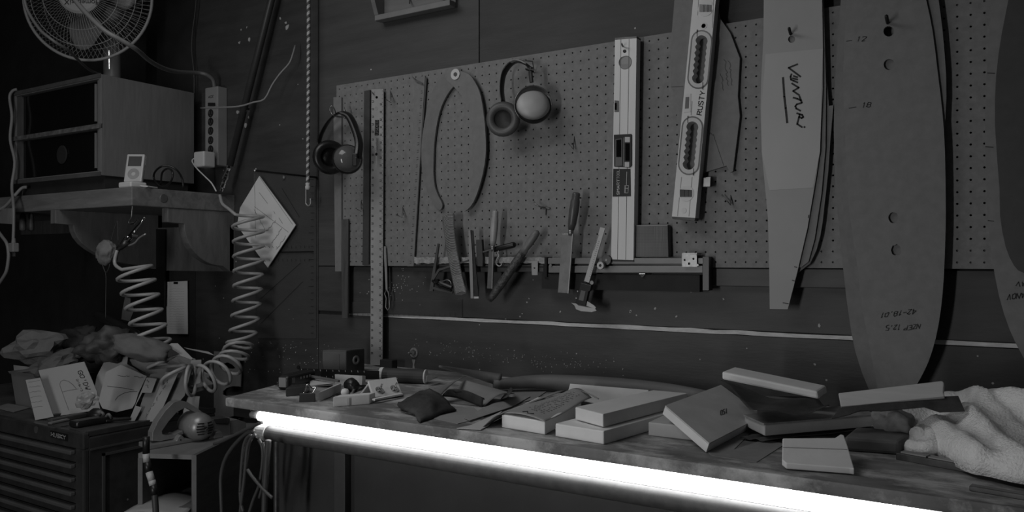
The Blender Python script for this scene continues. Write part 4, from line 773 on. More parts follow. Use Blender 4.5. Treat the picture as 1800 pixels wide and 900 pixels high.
for i in range(16):
    if dr is None:
        dr = MB().box((txl+.03, ty0+.004, z-.036), (tx-.047, ty0+.03, z)).mk('drawer', CHESTM, ch); rl_ = MB().box((txl+.03, ty0-.012, z-.014), (tx-.047, ty0+.004, z-.002)).mk('pull_rail', CHESTR, dr, bevel=.003)
    else:
        d2 = dr.copy(); COL.objects.link(d2); d2.parent = ch; d2.location = dr.location-Vector((0, 0, .040*i)); r2_ = rl_.copy(); COL.objects.link(r2_); r2_.parent = d2; r2_.location = rl_.location
    z -= .040
pch = Pl((0, ty0-.0005, 0), (0, -1, 0)); plate('badge', a2('330,362 445,388 445,435 330,405'), Pl((0, ty0-.002, 0), (0, -1, 0)), .002, BLACK, ch); ribbons('badge_lettering', text('HUSKY', a2('338,398')[0], (5.3, 1.3), (.2, -6.2)), Pl((0, ty0-.002, 0), (0, -1, 0)), .003, PAPERG, ch)
disc('lock', *a2('236,358')[0], .011, pch, .003, STEEL, ch); 
# ================================================================== pile on the chest
bn = thing('plastic_bin', 'grey plastic bin of papers at the chest left side', 'bin', (-2.78, 1.54, ZT))
MBIN = mat('bin_grey', .16, .5, var=.1); x0_, x1_, y0_, y1_, zz, hh = -2.90, -2.66, 1.42, 1.62, ZT, .118
def wall4(x0, x1, y0, y1, z0, z1, fl, th):
    mb = MB(); b = [Vector(p) for p in ((x0, y0, z0), (x1, y0, z0), (x1, y1, z0), (x0, y1, z0))]; c = [Vector(p) for p in ((x0-fl, y0-fl, z1), (x1+fl, y0-fl, z1), (x1+fl, y1+fl, z1), (x0-fl, y1+fl, z1))]; m_ = Vector(((x0+x1)/2, (y0+y1)/2, 0))
    def inn(p): return Vector((p.x+(th if p.x < m_.x else -th), p.y+(th if p.y < m_.y else -th), p.z))
    for i in range(4):
        j = (i+1) % 4; mb.hexa([b[i], b[j], inn(b[j]), inn(b[i]), c[i], c[j], inn(c[j]), inn(c[i])])
    return mb
wall4(x0_, x1_, y0_, y1_, zz, zz+hh, .012, .003).mk('walls', MBIN, bn); MB().box((x0_, y0_, zz), (x1_, y1_, zz+.004)).mk('bottom', MBIN, bn); wall4(x0_-.014, x1_+.014, y0_-.014, y1_+.014, zz+hh-.008, zz+hh, .004, .008).mk('rim', MBIN, bn)
setp(plate('paper_card', a4('118,408 255,425 262,500 125,478'), Pl((0, 1.44, 0), (0, -1, .05)), .001, PAPERG), 'grey card standing in the front of the plastic bin', 'card')
GP = 'crumpled papers and cloths on the tool chest'
def pile(name, px, py, d, rad, m, label, cat, amp, fr, seed, smooth=True, lev=4, tilt=0):
    c = at_d(px, py, d); a_ = math.radians(tilt); ax = (RT*math.cos(a_)+Vector((0, 0, 1))*math.sin(a_), FW.copy(), -RT*math.sin(a_)+Vector((0, 0, 1))*math.cos(a_))
    setp(blob(name, c, rad, m, None, amp, fr, seed, lev, smooth, floor=ZT+.001, ax=ax), label, cat, GP)
pile('paper_bag', 62, 612, 1.53, (.080, .050, .045), mat('bag_pale', .15, .75, var=.15, scale=16), 'pale crumpled paper bag lying on the plastic bin', 'paper bag', .55, 1.5, 3, False, 3, 8)
pile('paper_bag', 100, 640, 1.43, (.075, .035, .030), mat('bag_grey', .09, .75, var=.2, scale=16), 'grey crumpled paper bag behind the GODW card', 'paper bag', .5, 1.4, 9, False, 3, 18)
pile('dark_cloth', 134, 600, 1.67, (.085, .035, .045), CLOTHD, 'dark rumpled cloth at the back of the pile behind the paper bag', 'cloth', .5, 1.6, 12, tilt=15)
pile('leather_glove', 192, 608, 1.52, (.072, .05, .045), mat('glove_brown', .055, .6, var=.3, scale=18, bump=.2), 'dark crumpled leather glove on top of the pile', 'glove', .7, 1.8, 21, tilt=10)
pile('dark_cloth', 166, 655, 1.56, (.040, .022, .070), CLOTHD, 'dark cloth hanging down behind the two white cards', 'cloth', .45, 1.8, 15)
pile('stuffed_bag', 252, 612, 1.51, (.085, .05, .034), mat('bag_canvas', .12, .75, var=.12, scale=14, bump=.2), 'stuffed canvas bag lying under the coiled hose', 'bag', .28, 1.5, 5, tilt=-18)
pile('paper_bundle', 300, 650, 1.70, (.12, .03, .045), KRAFT, 'bundle of crumpled paper at the back of the leaning cards', 'paper', .5, 2.0, 31, False, 3, tilt=-18)
nn = (-FW+Vector((0, 0, .45)))
setp(plate('envelope', a5('635,285 685,285 805,405 795,415 700,380 620,400 560,330'), Pl(at_d(300, 615, 1.56), nn), .004, PAPERG), 'open stiff envelope sticking out of the pile beneath the hose', 'envelope')
setp(plate('dark_folder', a5('560,330 640,330 700,370 610,395'), Pl(at_d(296, 620, 1.545), nn), .003, BLACK), 'small black folder inside the open envelope', 'folder')
setp(plate('paper_strip', a5('735,318 930,352 975,380 900,362 760,330'), Pl(at_d(350, 618, 1.66), nn), .004, PAPERG), 'long pale paper strip behind the pile beside the hanging cutout card', 'paper')
cg = thing('sealant_tube', 'black sealant tube with white labels lying on the back of the pile', 'tube', at_d(205, 575, 1.60)); a, b = at_d(172, 553, 1.66), at_d(246, 592, 1.64)
MB().lathe([(.008, -.01), (.016, 0), (.017, .01), (.017, (b-a).length-.03), (.008, (b-a).length)], a, b-a, 14).mk('barrel', BLACK, cg, smooth=True)
for f0, f1 in ((.16, .28), (.34, .52), (.62, .66), (.74, .92)):
    pts = [a.lerp(b, f)+(-FW*.0175+Vector((0, 0, q))) for f, q in ((f0, .003), (f1, .003), (f1, -.005), (f0, -.005))]; MB().prism([pts], FW*.001).mk('label_print', PAPERG, cg)
# cards
def cardp(name, pts, base, d_sh, m, label, grp='pattern cards leaning on the pile', lean=.35, th=.003, **k):
    t = thing(name, label, 'card', T(*base), grp); P = T(*base)+FW*d_sh; pl = Pl(P, -FW+Vector((0, 0, lean))); plate('card', pts, pl, th, m, t, **k); return t, pl
CW = mat('card_white', .31, .65, var=.05, scale=8); CW2 = mat('card_offwhite', .25, .65, var=.08, scale=8); CW3 = mat('card_tan', .17, .7, var=.1, scale=8)
t, pl = cardp('pattern_card', a4('225,540 352,520 470,862 310,893'), (62, 739), .0, CW, 'narrow white card with faint writing leaning at the chest front'); ribbons('faint_writing', [l for i in range(6) for l in scribble(50+i*.9, 672+i*9, 70+i*.9, 669+i*9, .8, 8)], pl, .0008, GREYPL, t)
t, pl = cardp('pattern_card', a4('338,455 740,378 850,640 880,800 470,862'), (85, 737), .02, CW, "white card marked GO'DW with an outline drawing")
ribbons('pen_lettering', text("GO'DW", (136.5, 653), (3.2, 6.9), (7.5, -1.5), .4), pl, .0022, INK, t); ribbons('small_date', text('2/18/13', (134, 667), (1.3, 3.1), (3, -.8), .3), pl, .001, INK, t)
ribbons('outline_drawing', [a4('605,805 570,710 535,610 525,580 535,552 560,540 600,550 640,580 670,615'), a4('553,645 610,630 690,618')], pl, .0014, GREYPL, t)
pile('plastic_scrap', 152, 704, 1.345, (.026, .010, .020), mat('film_grey', .27, .4, var=.2, scale=20), "crumpled scrap of film lying on the GO'DW card", 'scrap', .6, 1.6, 41, False, 3, tilt=25)
t, pl = cardp('pattern_card', a5('45,545 110,420 292,385 285,450 340,480 420,540 300,790 60,740 20,680'), (190, 736), .05, CW, 'large plain white sheet standing behind the scalloped cards')
t, pl = cardp('pattern_card', a5('118,512 235,455 440,545 375,680 350,760 325,800 200,830 90,800 60,740'), (205, 737), .01, CW, 'white card with a curved cutout line and handwriting', lean=.4)
[setp(ribbons('pen_lines', [a5('192,735 215,705 260,680 310,668 365,668'), a5('130,625 260,640 340,655')]+scribble(207, 660, 228, 662, 1.2, 8)+scribble(236, 662, 252, 664, 1.5, 7), pl, .0014, INK, t), kind='stuff')]
for i, (pts, sh, m_, lab) in enumerate([('440,555 520,565 478,678 405,676 352,780 402,792 345,900 300,900', -.005, CW2, 'stepped white card with square notches among the leaning cards'), ('470,530 590,510 610,520 430,905 350,905', .012, CW3, 'tan card with cut windows showing behind the stepped card'), ('590,512 690,518 520,905 432,905', -.005, CW2, 'long narrow card strip with pencilled notes leaning right of the stepped card'), ('300,410 460,420 700,470 720,500 600,512 450,530 330,460', .09, CW3, 'curved stack of pale card edges behind the leaning cards'), ('690,520 800,470 740,700 650,800 560,905 522,905', .02, CW3, 'tan card leaning behind the long narrow card strip'), ('790,420 872,415 865,600 790,620 760,640', .06, CW2, 'upper pale card with a dark window at the right end of the pile'), ('770,700 860,705 848,830 720,850', .05, CW2, 'lower pale card at the right end of the pile behind the planer')]):
    t, pl = cardp('pattern_card', a5(pts), (262, 740), sh, m_, lab, lean=.4)
    if i == 2: ribbons('pencil_notes', [l for y in range(7) for l in scribble(296-y*6.2, 668+y*10, 293-y*6.2, 674+y*10, .6, 5, 1.5)], pl, .0012, INK, t)
    if i == 0: ribbons('pencil_notes', scribble(258, 668, 262, 672, 1.2, 6, 1.5)+scribble(256, 676, 262, 682, 1.4, 6, 1.5), pl, .0012, INK, t)
# black tools along the chest front
def bar3(name, p, q, h, hw, hh_, m, parent=None, **k):
    p, q = Vector(p), Vector(q); d = q-p; s = d.cross(Vector((0, 0, 1))).normalized(); u = s.cross(d).normalized(); return MB().obox((p+q)/2+u*hh_, (d, s, u), (d.length/2, hw, hh_)).mk(name, m, parent, **k)
DKT = mat('dark_tool', .05, .4, var=.3)
setp(bar3('folding_rule', T(81, 738), T(150, 726), 0, .008, .007, DKT, bevel=.002), 'slim dark folding rule lying at the chest front', 'ruler')
kn = thing('utility_knife', 'stubby dark utility knife on the chest beside the folding rule', 'knife', T(130, 742)); bar3('body', T(87, 746), T(165, 730), 0, .011, .008, DKT, kn, bevel=.004); bar3('grip', T(87, 746, .0165), T(120, 739, .0165), 0, .008, .003, GREYPL, kn, bevel=.002)
pch_ = thing('black_pouch', 'flat black pouch lying at the chest corner', 'pouch', T(160, 750)); bar3('body', T(127, 752), T(190, 741), 0, .024, .010, BLACK, pch_, bevel=.008, seg=3); bar3('flap', T(186, 742, .004), T(230, 738, .004), 0, .006, .004, BLACK, pch_, bevel=.002)
mu = thing('black_shield', 'domed black safety earpiece lying on the chest', 'earpiece', T(176, 732)); MB().lathe([(0, .036), (.02, .034), (.036, .022), (.042, .002), (.042, 0)], T(176, 731), (.1, -.2, 1), 22).mk('dome', BLACK, mu, smooth=True)
clampz(mu, ZT+.0006)
for px, py in ((179, 727), (191, 730)): curve3('strap_loop', [T(px-5, py+8, .002), T(px-4, py+2, .02), T(px, py-2, .03), T(px+4, py+3, .02), T(px+6, py+8, .002)], .004, mat('strap_grey', .16, .6), mu)
setp(plate('flat_card', [(-10, 716), (14, 709), (54, 716), (24, 724)], Pl((0, 0, ZT+.003), (0, 0, 1)), .002, CW3), 'flat tan card lying on the chest in front of the bin', 'card')
# card with cutouts hanging beyond the bench end
setp(plate('cutout_card', a1('80,88 315,112 318,162 300,170 318,262 312,400 300,396 240,395 190,410 158,440 155,470 180,480 312,470 318,640 80,700'), WL(.02), .004, mat('cutout_board', .26, .65, var=.1, scale=12), holes=[a1('165,195 200,185 240,205 270,235 240,243 185,238 168,225')]), 'fibreboard card with rounded cutouts hanging on the wall beyond the bench end', 'card')
# ================================================================== crate stand and planer
fd = Vector((-.431, .902, 0)); wd = Vector((.902, .431, 0)); CC = Vector((-1.944, 1.433, 0)); CWD, CDP = .175, .44
cr_ = thing('plywood_stand', 'narrow open plywood stand between chest and bench', 'stand', CC-wd*CWD/2+fd*CDP/2)
def cbox(name, w0, w1, f0, f1, z0, z1, m, **k):
    P = [CC-wd*(CWD-w)+fd*f for w, f in ((w0, f0), (w1, f0), (w1, f1), (w0, f1))]; return MB().hexa([p+Vector((0, 0, z0)) for p in P]+[p+Vector((0, 0, z1)) for p in P]).mk(name, m, cr_, **k)
PLY = mat('plywood', .11, .6, var=.25, scale=5, stretch=(1, 1, 6)); PLYE = mat('plywood_edge', .13, .7, var=.2, scale=20)
cbox('side', CWD-.013, CWD, 0, CDP, 0, ZC, PLY); cbox('side_edge', CWD-.014, CWD+.0005, -.002, 0, 0, ZC, PLYE); cbox('side', 0, .013, 0, CDP, 0, ZC-.013, PLY); cbox('side_edge', 0, .014, -.002, 0, 0, ZC-.013, PLYE)
cbox('top', 0, CWD-.013, 0, CDP, ZC-.013, ZC, mat('ply_top', .17, .6, var=.15, scale=10)); cbox('shelf', .013, CWD-.013, .01, CDP-.01, ZC-.165, ZC-.152, PLY); cbox('back', .013, CWD-.013, CDP-.012, CDP, 0, ZC-.013, BLKW); cbox('bottom', .013, CWD-.013, .01, CDP, .05, .063, PLY)
setp(sheet('paper_sheet', lambda u, v: bil([CC-wd*(CWD+.02)-fd*.05, CC-wd*.02-fd*.03, CC-wd*.03+fd*.12, CC-wd*CWD*.92+fd*.12], u, v)+Vector((0, 0, ZC-.148-.03*max(0, .3-v)+.006*math.sin(u*5))), 10, 8, PAPERG, th=.001, smooth=True), 'pale paper sheet spilling off the stand shelf', 'paper')
pn = Vector((.99, -.15, 0)).normalized(); P0 = Vector((-2.111, 1.399, ZC)); P0 += pn*0.0; pd = Vector((.15, .99, 0)).normalized()
pl_ = thing('power_planer', 'vintage polished power planer with a loop handle on the plywood stand', 'planer', P0+pd*.15); def_pl = lambda o: Pl(P0+pn*o, pn)
PLA = mat('cast_aluminium', .26, .36, .35, var=.15, scale=20); PLB = mat('planer_dark', .06, .35, var=.2)
plate('shoe', a3('175,420 372,388 385,360 400,345 415,352 432,375 600,370 612,408 400,440 175,460'), def_pl(0), .07, PLA, pl_, bevel=.002)
plate('handle', a3('195,388 198,330 235,250 290,170 345,115 395,97 450,110 520,155 600,215 600,250 520,190 465,160 430,150 372,182 312,250 265,318 268,342 300,350 350,345 415,315 420,340 345,372 250,392'), def_pl(-.02), .03, PLA, pl_, bevel=.006, seg=3)
mcn = def_pl(-.012).at(*a3('525,285')[0])
MB().lathe([(0, .046), (.020, .044), (.034, .034), (.041, .018), (.043, 0), (.043, -.05)], mcn, pn, 26).mk('motor_housing', PLA, pl_, smooth=True)
for i in range(5):
    zf = -.016+i*.008; wx = math.sqrt(max(.0001, .030**2-zf**2))
    for s in (-1, 1): MB().obox(mcn+pn*(.0465-17*((wx*.55)**2+zf**2)*.9)+pd*(s*wx*.55)+Vector((0, 0, zf)), (pd-pn*s*.5, pn, (0, 0, 1)), (wx*.36, .0045, .0018)).mk('vent_slot', BLACK, pl_)
MB().lathe([(0, .002), (.006, 0)], mcn+pn*.046, pn, 10).mk('centre_screw', CHROME, pl_)
plate('front_body', a3('598,250 640,235 652,262 742,268 752,228 758,345 705,385 600,372'), def_pl(-.006), .06, PLA, pl_, bevel=.002); plate('front_trough', a3('640,235 735,222 752,228 742,266 655,262'), def_pl(-.004), .05, PLB, pl_)
plate('front_shoe', a3('756,240 800,232 868,255 872,290 850,322 758,346'), def_pl(-.01), .06, PLA, pl_, bevel=.002)
disc('belt_cover', *a3('655,362')[0], .022, def_pl(.006), .014, PLA, pl_, bevel=.002); disc('belt_cap', *a3('672,358')[0], .015, def_pl(.011), .008, PLA, pl_, bevel=.002)
disc('depth_knob', *a3('830,240')[0], .006, def_pl(-.02), .008, CHROME, pl_); disc('rivet', *a3('400,382')[0], .002, def_pl(.001), .002, BLACK, pl_); disc('trigger', *a3('400,185')[0], .008, def_pl(-.028), .012, CHROME, pl_)
clampz(pl_, ZC+.0006)
vh = thing('taped_cord', 'thick tool cord wound with black and white tape hanging before the stand', 'cord', at_d(262, 900, 1.28)); VP = [at_d(*p, 1.30) for p in [(257,768),(257,780),(257,797),(258,812),(262,830),(267,845),(269,853),(272,870),(274,900),(276,960),(282,1080)]]
TB, TW = mat('black_tape', .012, .4), mat('white_tape', .40, .5)
for i, (a, b, m_) in enumerate(((0, 2, TB), (2, 3, TW), (3, 4, TB), (4, 5, TW), (5, 6, TW), (6, 7, TB), (6, 10, CORDD))):
    MB().tube(VP[a:b+1], .0095 if i < 6 else .0085, 10).mk('tape_wrap' if i < 6 else 'cord', m_, vh, smooth=True)
cb_ = thing('cord_bundle', 'bundle of dark cords looped over the lamp end and hanging by the bench', 'cord', at_d(440, 900, 1.27))
for k, (t, r_) in enumerate((('925,318 870,335 800,400 740,480 705,560 690,640 688,720 695,900 700,1000', .0045), ('905,345 875,370 852,430 840,540 832,650 828,760', .004), ('935,345 905,375 880,440 868,560 855,690 838,820 825,960', .0045), ('960,380 985,430 990,520 975,650 960,720 920,820 880,950', .004), ('1030,385 1022,500 1012,650 1005,780 1000,960', .007), ('880,595 910,640 960,700 1010,755 1060,800', .004), ('990,400 1005,470 1000,600 990,700 965,800', .0035), ('975,258 880,300 790,345 700,390 640,410', .004), ('828,760 832,830 850,900', .004))):
    curve3('strand', [at_d(*p, 1.285-.006*(k % 3)) for p in a3(t)], r_, CORDD if k != 4 else mat('bright_cord', .045, .5), cb_)
# ================================================================== bench, cabinet and lamp
bn_ = thing('workbench', 'long worn wooden bench top along the wall', 'bench', (-.3, 1.66, ZB-.03))
MB().prism([[Vector(p) for p in ((-1.68, 1.32, ZB), (1.2, 1.32, ZB), (1.2, DW-.001, ZB), (-1.86, DW-.001, ZB))]], (0, 0, -.022)).mk('bench_top', BENCHM, bn_, bevel=.006, seg=3)
MB().box((-1.60, 1.42, ZB-.07), (1.2, 1.44, ZB-.022)).mk('apron', CAB, bn_)
cb = thing('bench_cabinet', 'dark panelled cupboard under the bench', 'cabinet', (-.3, 1.7, 0))
MB().box((-1.60, 1.44, 0), (1.2, DW-.01, ZB-.0225)).mk('carcass', BLKW, cb)
def fx_(px, d=1.42): q = (px-900)/FPX; return d*(-math.sin(YAW)+q*math.cos(YAW))/(math.cos(YAW)+q*math.sin(YAW))
zc = ZB-.072
for a, b, m_, y in ((478, 588, CAB, 1.424), (588, 607, CAB2, 1.418), (620, 1250, CAB, 1.424)): MB().box((fx_(a), y, .06), (fx_(b), 1.4405, zc)).mk('panel' if m_ == CAB else 'stile', m_, cb, bevel=.002)
MB().box((-1.604, 1.415, 0), (-1.598, 1.44, zc)).mk('side_edge', mat('edge_paint', .12, .6, var=.6, scale=30), cb)
MB().box((fx_(620), 1.419, zc-.035), (1.2, 1.4245, zc-.03)).mk('bead', CAB2, cb)
lp = thing('bench_lamp', 'glowing fluorescent tube lamp fixed below the bench front edge', 'lamp', (-.3, 1.335, EYE-.45))
xs_, xe = -1.566, .88; yt = 1.336
MB().tube([(xs_, yt, EYE-.384), (xe, yt, EYE-.384)], .0122, 16).mk('tube', TUBE, lp, smooth=True)
MB().tube([(xs_-.03, yt, EYE-.383), (xs_, yt, EYE-.383)], .0095, 12).mk('end_socket', mat('socket_grey', .3, .4), lp, smooth=True); MB().box((xs_-.09, yt-.008, EYE-.392), (xs_-.028, yt+.02, EYE-.3695)).mk('starter_box', BLACK, lp)
MB().box((xs_+.005, 1.352, EYE-.408), (xe, 1.358, EYE-.3695)).mk('reflector', mat('reflector_white', .8, .5), lp)
MB().tube([(xs_+.02, yt, EYE-.4225), (xe, yt, EYE-.4225)], .0178, 20).mk('lower_pipe', LIGHTPIPE, lp, smooth=True)
MB().lathe([(.0, -.03), (.014, -.03), (.018, -.022), (.019, 0), (.021, .0), (.021, .012), (.0178, .012)], (xs_+.02, yt, EYE-.4225), (1, 0, 0), 18).mk('end_cap', mat('cap_white', .55, .35, var=.04), lp, smooth=False)
MB().box((xs_+.006, yt+.002, EYE-.41), (xs_+.024, yt+.016, EYE-.392)).mk('bracket', WHITEPL, lp)
# ================================================================== things on the bench: foam and wood blocks
GB = 'foam and wood blocks on the bench'
def blk(name, pts, h, th, m, label=None, cat='block', parent=None, group=GB, bevel=.002):
    P = [Bn(x, y, h) for x, y in pts]; o = MB().prism([P], (0, 0, -th)).mk(name, m, parent, bevel=bevel)
    return setp(o, label, cat, group) if parent is None else o
def quad3(name, P, th, m, parent=None, bevel=.0015, **k):
    P = [Vector(p) for p in P]; n = (P[1]-P[0]).cross(P[3]-P[0]).normalized(); n = n if n.z > 0 else -n; return MB().hexa(P+[p-n*th for p in P]).mk(name, m, parent, bevel=bevel, **k)
def flat(name, pts, h, m, label, cat='paper', th=.0012, group='loose papers on the bench'):
    return setp(plate(name, pts, Pl((0, 0, ZB+h), (0, 0, 1)), th, m), label, cat, group)
flat('paper_sheet', b2('60,560 420,540 860,540 960,640 700,700 420,640'), .0015, PAPERG, 'pale torn paper lying under the black sandpaper pad')
flat('paper_sheet', b2('760,640 1180,440 1420,430 1240,530 820,668'), .0045, PAPERG, 'long narrow pale paper strip between sandpaper curl and the first foam block')
flat('paper_sheet', b2('690,745 830,715 1000,640 1140,575 1000,720 930,758'), .003, PAPER, 'pale paper wedge tucked against the first foam block')
flat('paper_sheet', p0('1205,752 1320,760 1290,790 1345,772 1380,780 1330,812 1250,800'), .0012, KRAFT, 'brown dusty paper lying before the leaning sanding board')
flat('paper_sheet', [(905, 690), (960, 688), (940, 702), (890, 712)], .002, PAPERG, 'grey paper scrap behind the curled sandpaper')
blk('foam_block', [(882, 729), (958, 741), (1022, 708), (945, 698)], .027, .0265, FOAMW, 'thin foam block under a handwritten paper sheet')
def pap(u, v):
    c = bil([Bn(880, 727, .0275), Bn(957, 741, .0275), Bn(1040, 700, .030), Bn(996, 687, .028)], u, v); return c+Vector((0, 0, .004*math.sin(math.pi*u)*(1-v)+.012*math.sin(math.pi*u)*v*v+.0025*math.sin(6*v+3*u)))
ph_ = thing('note_paper', 'curled paper sheet with rows of handwriting lying on the thin foam block', 'paper', Bn(950, 720, .028)); sheet('sheet', pap, 14, 20, mat('note_paper', .36, .7, var=.08), ph_, th=.0006, smooth=True)
mb = MB()
for i in range(16):
    for j in range(8):
        u0 = .30+.06*j+R.uniform(-.01, .01); v0 = .18+i*.045; p = [pap(u0+du, v0+dv)+Vector((0, 0, .0012)) for du, dv in ((0, 0), (.035, .006), (.035, .018), (0, .012))]
        if R.random() < .75: mb.add(p, [(0, 1, 2, 3)])
setp(mb.mk('handwriting', mat('pencil', .20, .7), ph_), kind='stuff'); mb = MB(); 
mb.tube([pap(u, v)+Vector((0, 0, .001)) for u, v in ((.42, .06), (.48, .10), (.55, .05), (.62, .06), (.66, .08))], .0009, 5).mk('signature', INK, ph_)
setp(sheet('paper_sheet', lambda u, v: bil([Bn(846, 752, .001), Bn(881, 728, .030), Bn(993, 686, .030), Bn(930, 708, .001)], u, v)+Vector((0, 0, .008*math.sin(math.pi*u)*u)), 10, 16, PAPERG, th=.0008, smooth=True), 'grey sheet sloping from the bench up the side of the first foam block', 'paper', 'loose papers on the bench')
blk('foam_block', [(976, 744.4), (1061, 757.8), (1195, 721), (1108, 710)], .026, .0255, FOAMW, 'long pale foam block lowest in the stack of two')
blk('foam_block', [(1011, 715.6), (1060, 728), (1209, 691), (1149, 685.6)], .053, .025, FOAM, 'grey foam block with broken lower edge, upper of the stack of two')
setp(clampz(plate('foam_board', b3('640,155 1258,205 1262,300 900,330 610,270'), Pl(Bn(1070, 712), -FW+Vector((0, 0, .6))), .015, FOAMW), ZB+.001), 'pale foam board lying behind the stack of two foam blocks', 'board', GB)
curve3('x', [Bn(997, 690, .03), Bn(1015, 686, .04), Bn(1035, 692, .045), Bn(1052, 701, .04)], .0015, KRAFT); bpy.data.objects['x'].name = 'paper_curl'; setp(bpy.data.objects['paper_curl'], 'thin curling paper edge on the pale foam board', 'paper', 'loose papers on the bench')
blk('foam_block', [(1139.6, 742), (1232, 752), (1268, 736), (1172, 727)], .027, .0265, FOAMM, 'grey foam block partly hidden beneath the leaning sanding board')
A_, B_, C_ = Bn(1241, 795.5, .001), Bn(1336, 744.5, .003), Bn(1164.4, 728, .044); D_ = B_+C_-A_
nb = (B_-A_).cross(C_-A_).normalized(); nb = nb if nb.z > 0 else -nb
sb = thing('sanding_board', 'broad sanding board marked 150 leaning on foam blocks', 'sanding board', A_, GB); TH = .016
MB().hexa([A_, B_, D_, C_]+[p+nb*TH for p in (A_, B_, D_, C_)]).mk('board', FOAM, sb, bevel=.001)
MB().hexa([p+nb*(TH+.0002) for p in (A_, B_, D_, C_)]+[p+nb*(TH+.003) for p in (A_, B_, D_, C_)]).mk('abrasive_face', mat('board_face', .52, .7, var=.12, scale=14), sb)
pf_ = Pl(A_+nb*(TH+.0031), nb); ribbons('pencil_lettering', text('150', b4('622,395')[0], (-4.3, 1.5), (-.5, 8.5)), pf_, .0013, INK, sb)
# leaning plank, its sandpaper and what carries it
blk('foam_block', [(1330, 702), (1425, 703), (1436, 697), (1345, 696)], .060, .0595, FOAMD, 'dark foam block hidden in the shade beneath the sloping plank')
dd = 1.70; pf4 = [at_d(*p, dd) for p in ((1269, 653), (1437, 688), (1439, 702), (1269, 667))]
o = MB().prism([pf4], (0, .09, 0)).mk('foam_plank', FOAMW, bevel=.004); setp(o, 'pale foam plank sloping down over crumpled black sandpaper', 'plank', GB)
setp(sheet('sandpaper_sheet', lambda u, v: bil([at_d(1267, 668, 1.67), at_d(1440, 704, 1.67), at_d(1458, 716, 1.60), at_d(1318, 716, 1.52)], u, v)+Vector((0, 0, -.012*math.sin(math.pi*u)+.004*math.sin(9*u+5*v))), 16, 10, SAND, th=.0012, smooth=True), 'crumpled black sandpaper sheet under the sloping foam plank', 'sandpaper')
wb = thing('wood_block', 'long wooden sanding block with a grooved end', 'block', Bn(1430, 740, .01), GB)
MB().prism([[Bn(1309, 731, .033), Bn(1344, 747, .033), Bn(1538, 731, .033), Bn(1500, 714, .033)]], (0, 0, -.021)).mk('body', FOAMM, wb, bevel=.002)
MB().prism([[Bn(1307, 728.5, .037), Bn(1343, 744.5, .037), Bn(1540, 728, .037), Bn(1500, 711.5, .037)]], (0, 0, -.0035)).mk('face_sheet', mat('block_face', .25, .7, var=.3, scale=30), wb)
setp(sheet('paper_sheet', lambda u, v: bil([Bn(1300, 770, .004), Bn(1350, 775, .006), Bn(1560, 752, .010), Bn(1480, 735, .010)], u, v)+Vector((0, 0, .002*math.sin(14*u)+.001*math.sin(9*v))), 14, 8, SAND, th=.001, smooth=True), 'dark wrinkled sheet under the long wooden sanding block', 'sandpaper')
P1, P2, P3 = Bn(1382, 815, .012), Bn(1500, 824, .012), Bn(1430, 766, .040); ncp = (P2-P1).cross(P3-P1).normalized(); ncp = ncp if ncp.z > 0 else -ncp; plc = Pl(P1, ncp)
cp_ = thing('board_offcut', 'pale board offcut with a clipped corner lying at the bench front', 'offcut', Bn(1435, 800), GB)
plate('board', b4('1060,632 1470,630 1520,598 1545,605 1575,690 1628,872 1590,866 1090,828 1056,800'), plc, .011, FOAM, cp_, bevel=.0015); ribbons('scored_line', [b4('1062,705 1570,722')], plc, .0012, GREYPL, cp_)
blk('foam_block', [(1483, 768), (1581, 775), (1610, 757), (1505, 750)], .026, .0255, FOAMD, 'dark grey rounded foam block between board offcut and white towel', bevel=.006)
setp(plate('foam_plank', b5('60,182 880,85 898,100 893,175 904,210 80,290'), Pl(at_d(1478, 714, 1.60), (0, -1, .9)), .016, mat('grained_plank', .44, .7, var=.12, scale=6, stretch=(1, 10, 10)), bevel=.002), 'pale grained plank lying on a black sheet beside the towel', 'plank', GB)
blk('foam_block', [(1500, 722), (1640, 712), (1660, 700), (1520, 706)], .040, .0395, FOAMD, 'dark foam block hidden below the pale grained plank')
pk = Pl(at_d(1478, 717, 1.595), (0, -.75, 1)); setp(plate('sandpaper_sheet', b5('10,385 75,298 880,212 1010,205 1062,325 860,332 740,292 400,325 240,318 140,355'), pk, .002, SAND), 'black sandpaper sheet sticking out under the pale grained plank', 'sandpaper')
# metal square and stick by the towel
ms = thing('metal_square', 'dark framed metal bar with pale inlays half under the towel', 'square', Bn(1640, 815)); a, b = Bn(1580, 806), Bn(1720, 832); bar3('frame', a, b, 0, .012, .006, DSTEEL, ms, bevel=.001)
for f0, f1 in ((.05, .38), (.41, .75)): bar3('inlay', a.lerp(b, f0)+Vector((0, 0, .0122)), a.lerp(b, f1)+Vector((0, 0, .0122)), 0, .008, .0012, PAPERG, ms)
setp(bar3('dark_stick', Bn(1706, 861), Bn(1850, 886), 0, .008, .004, DSTEEL, bevel=.001), 'dark flat metal stick lying at the bench front before the towel', 'stick')
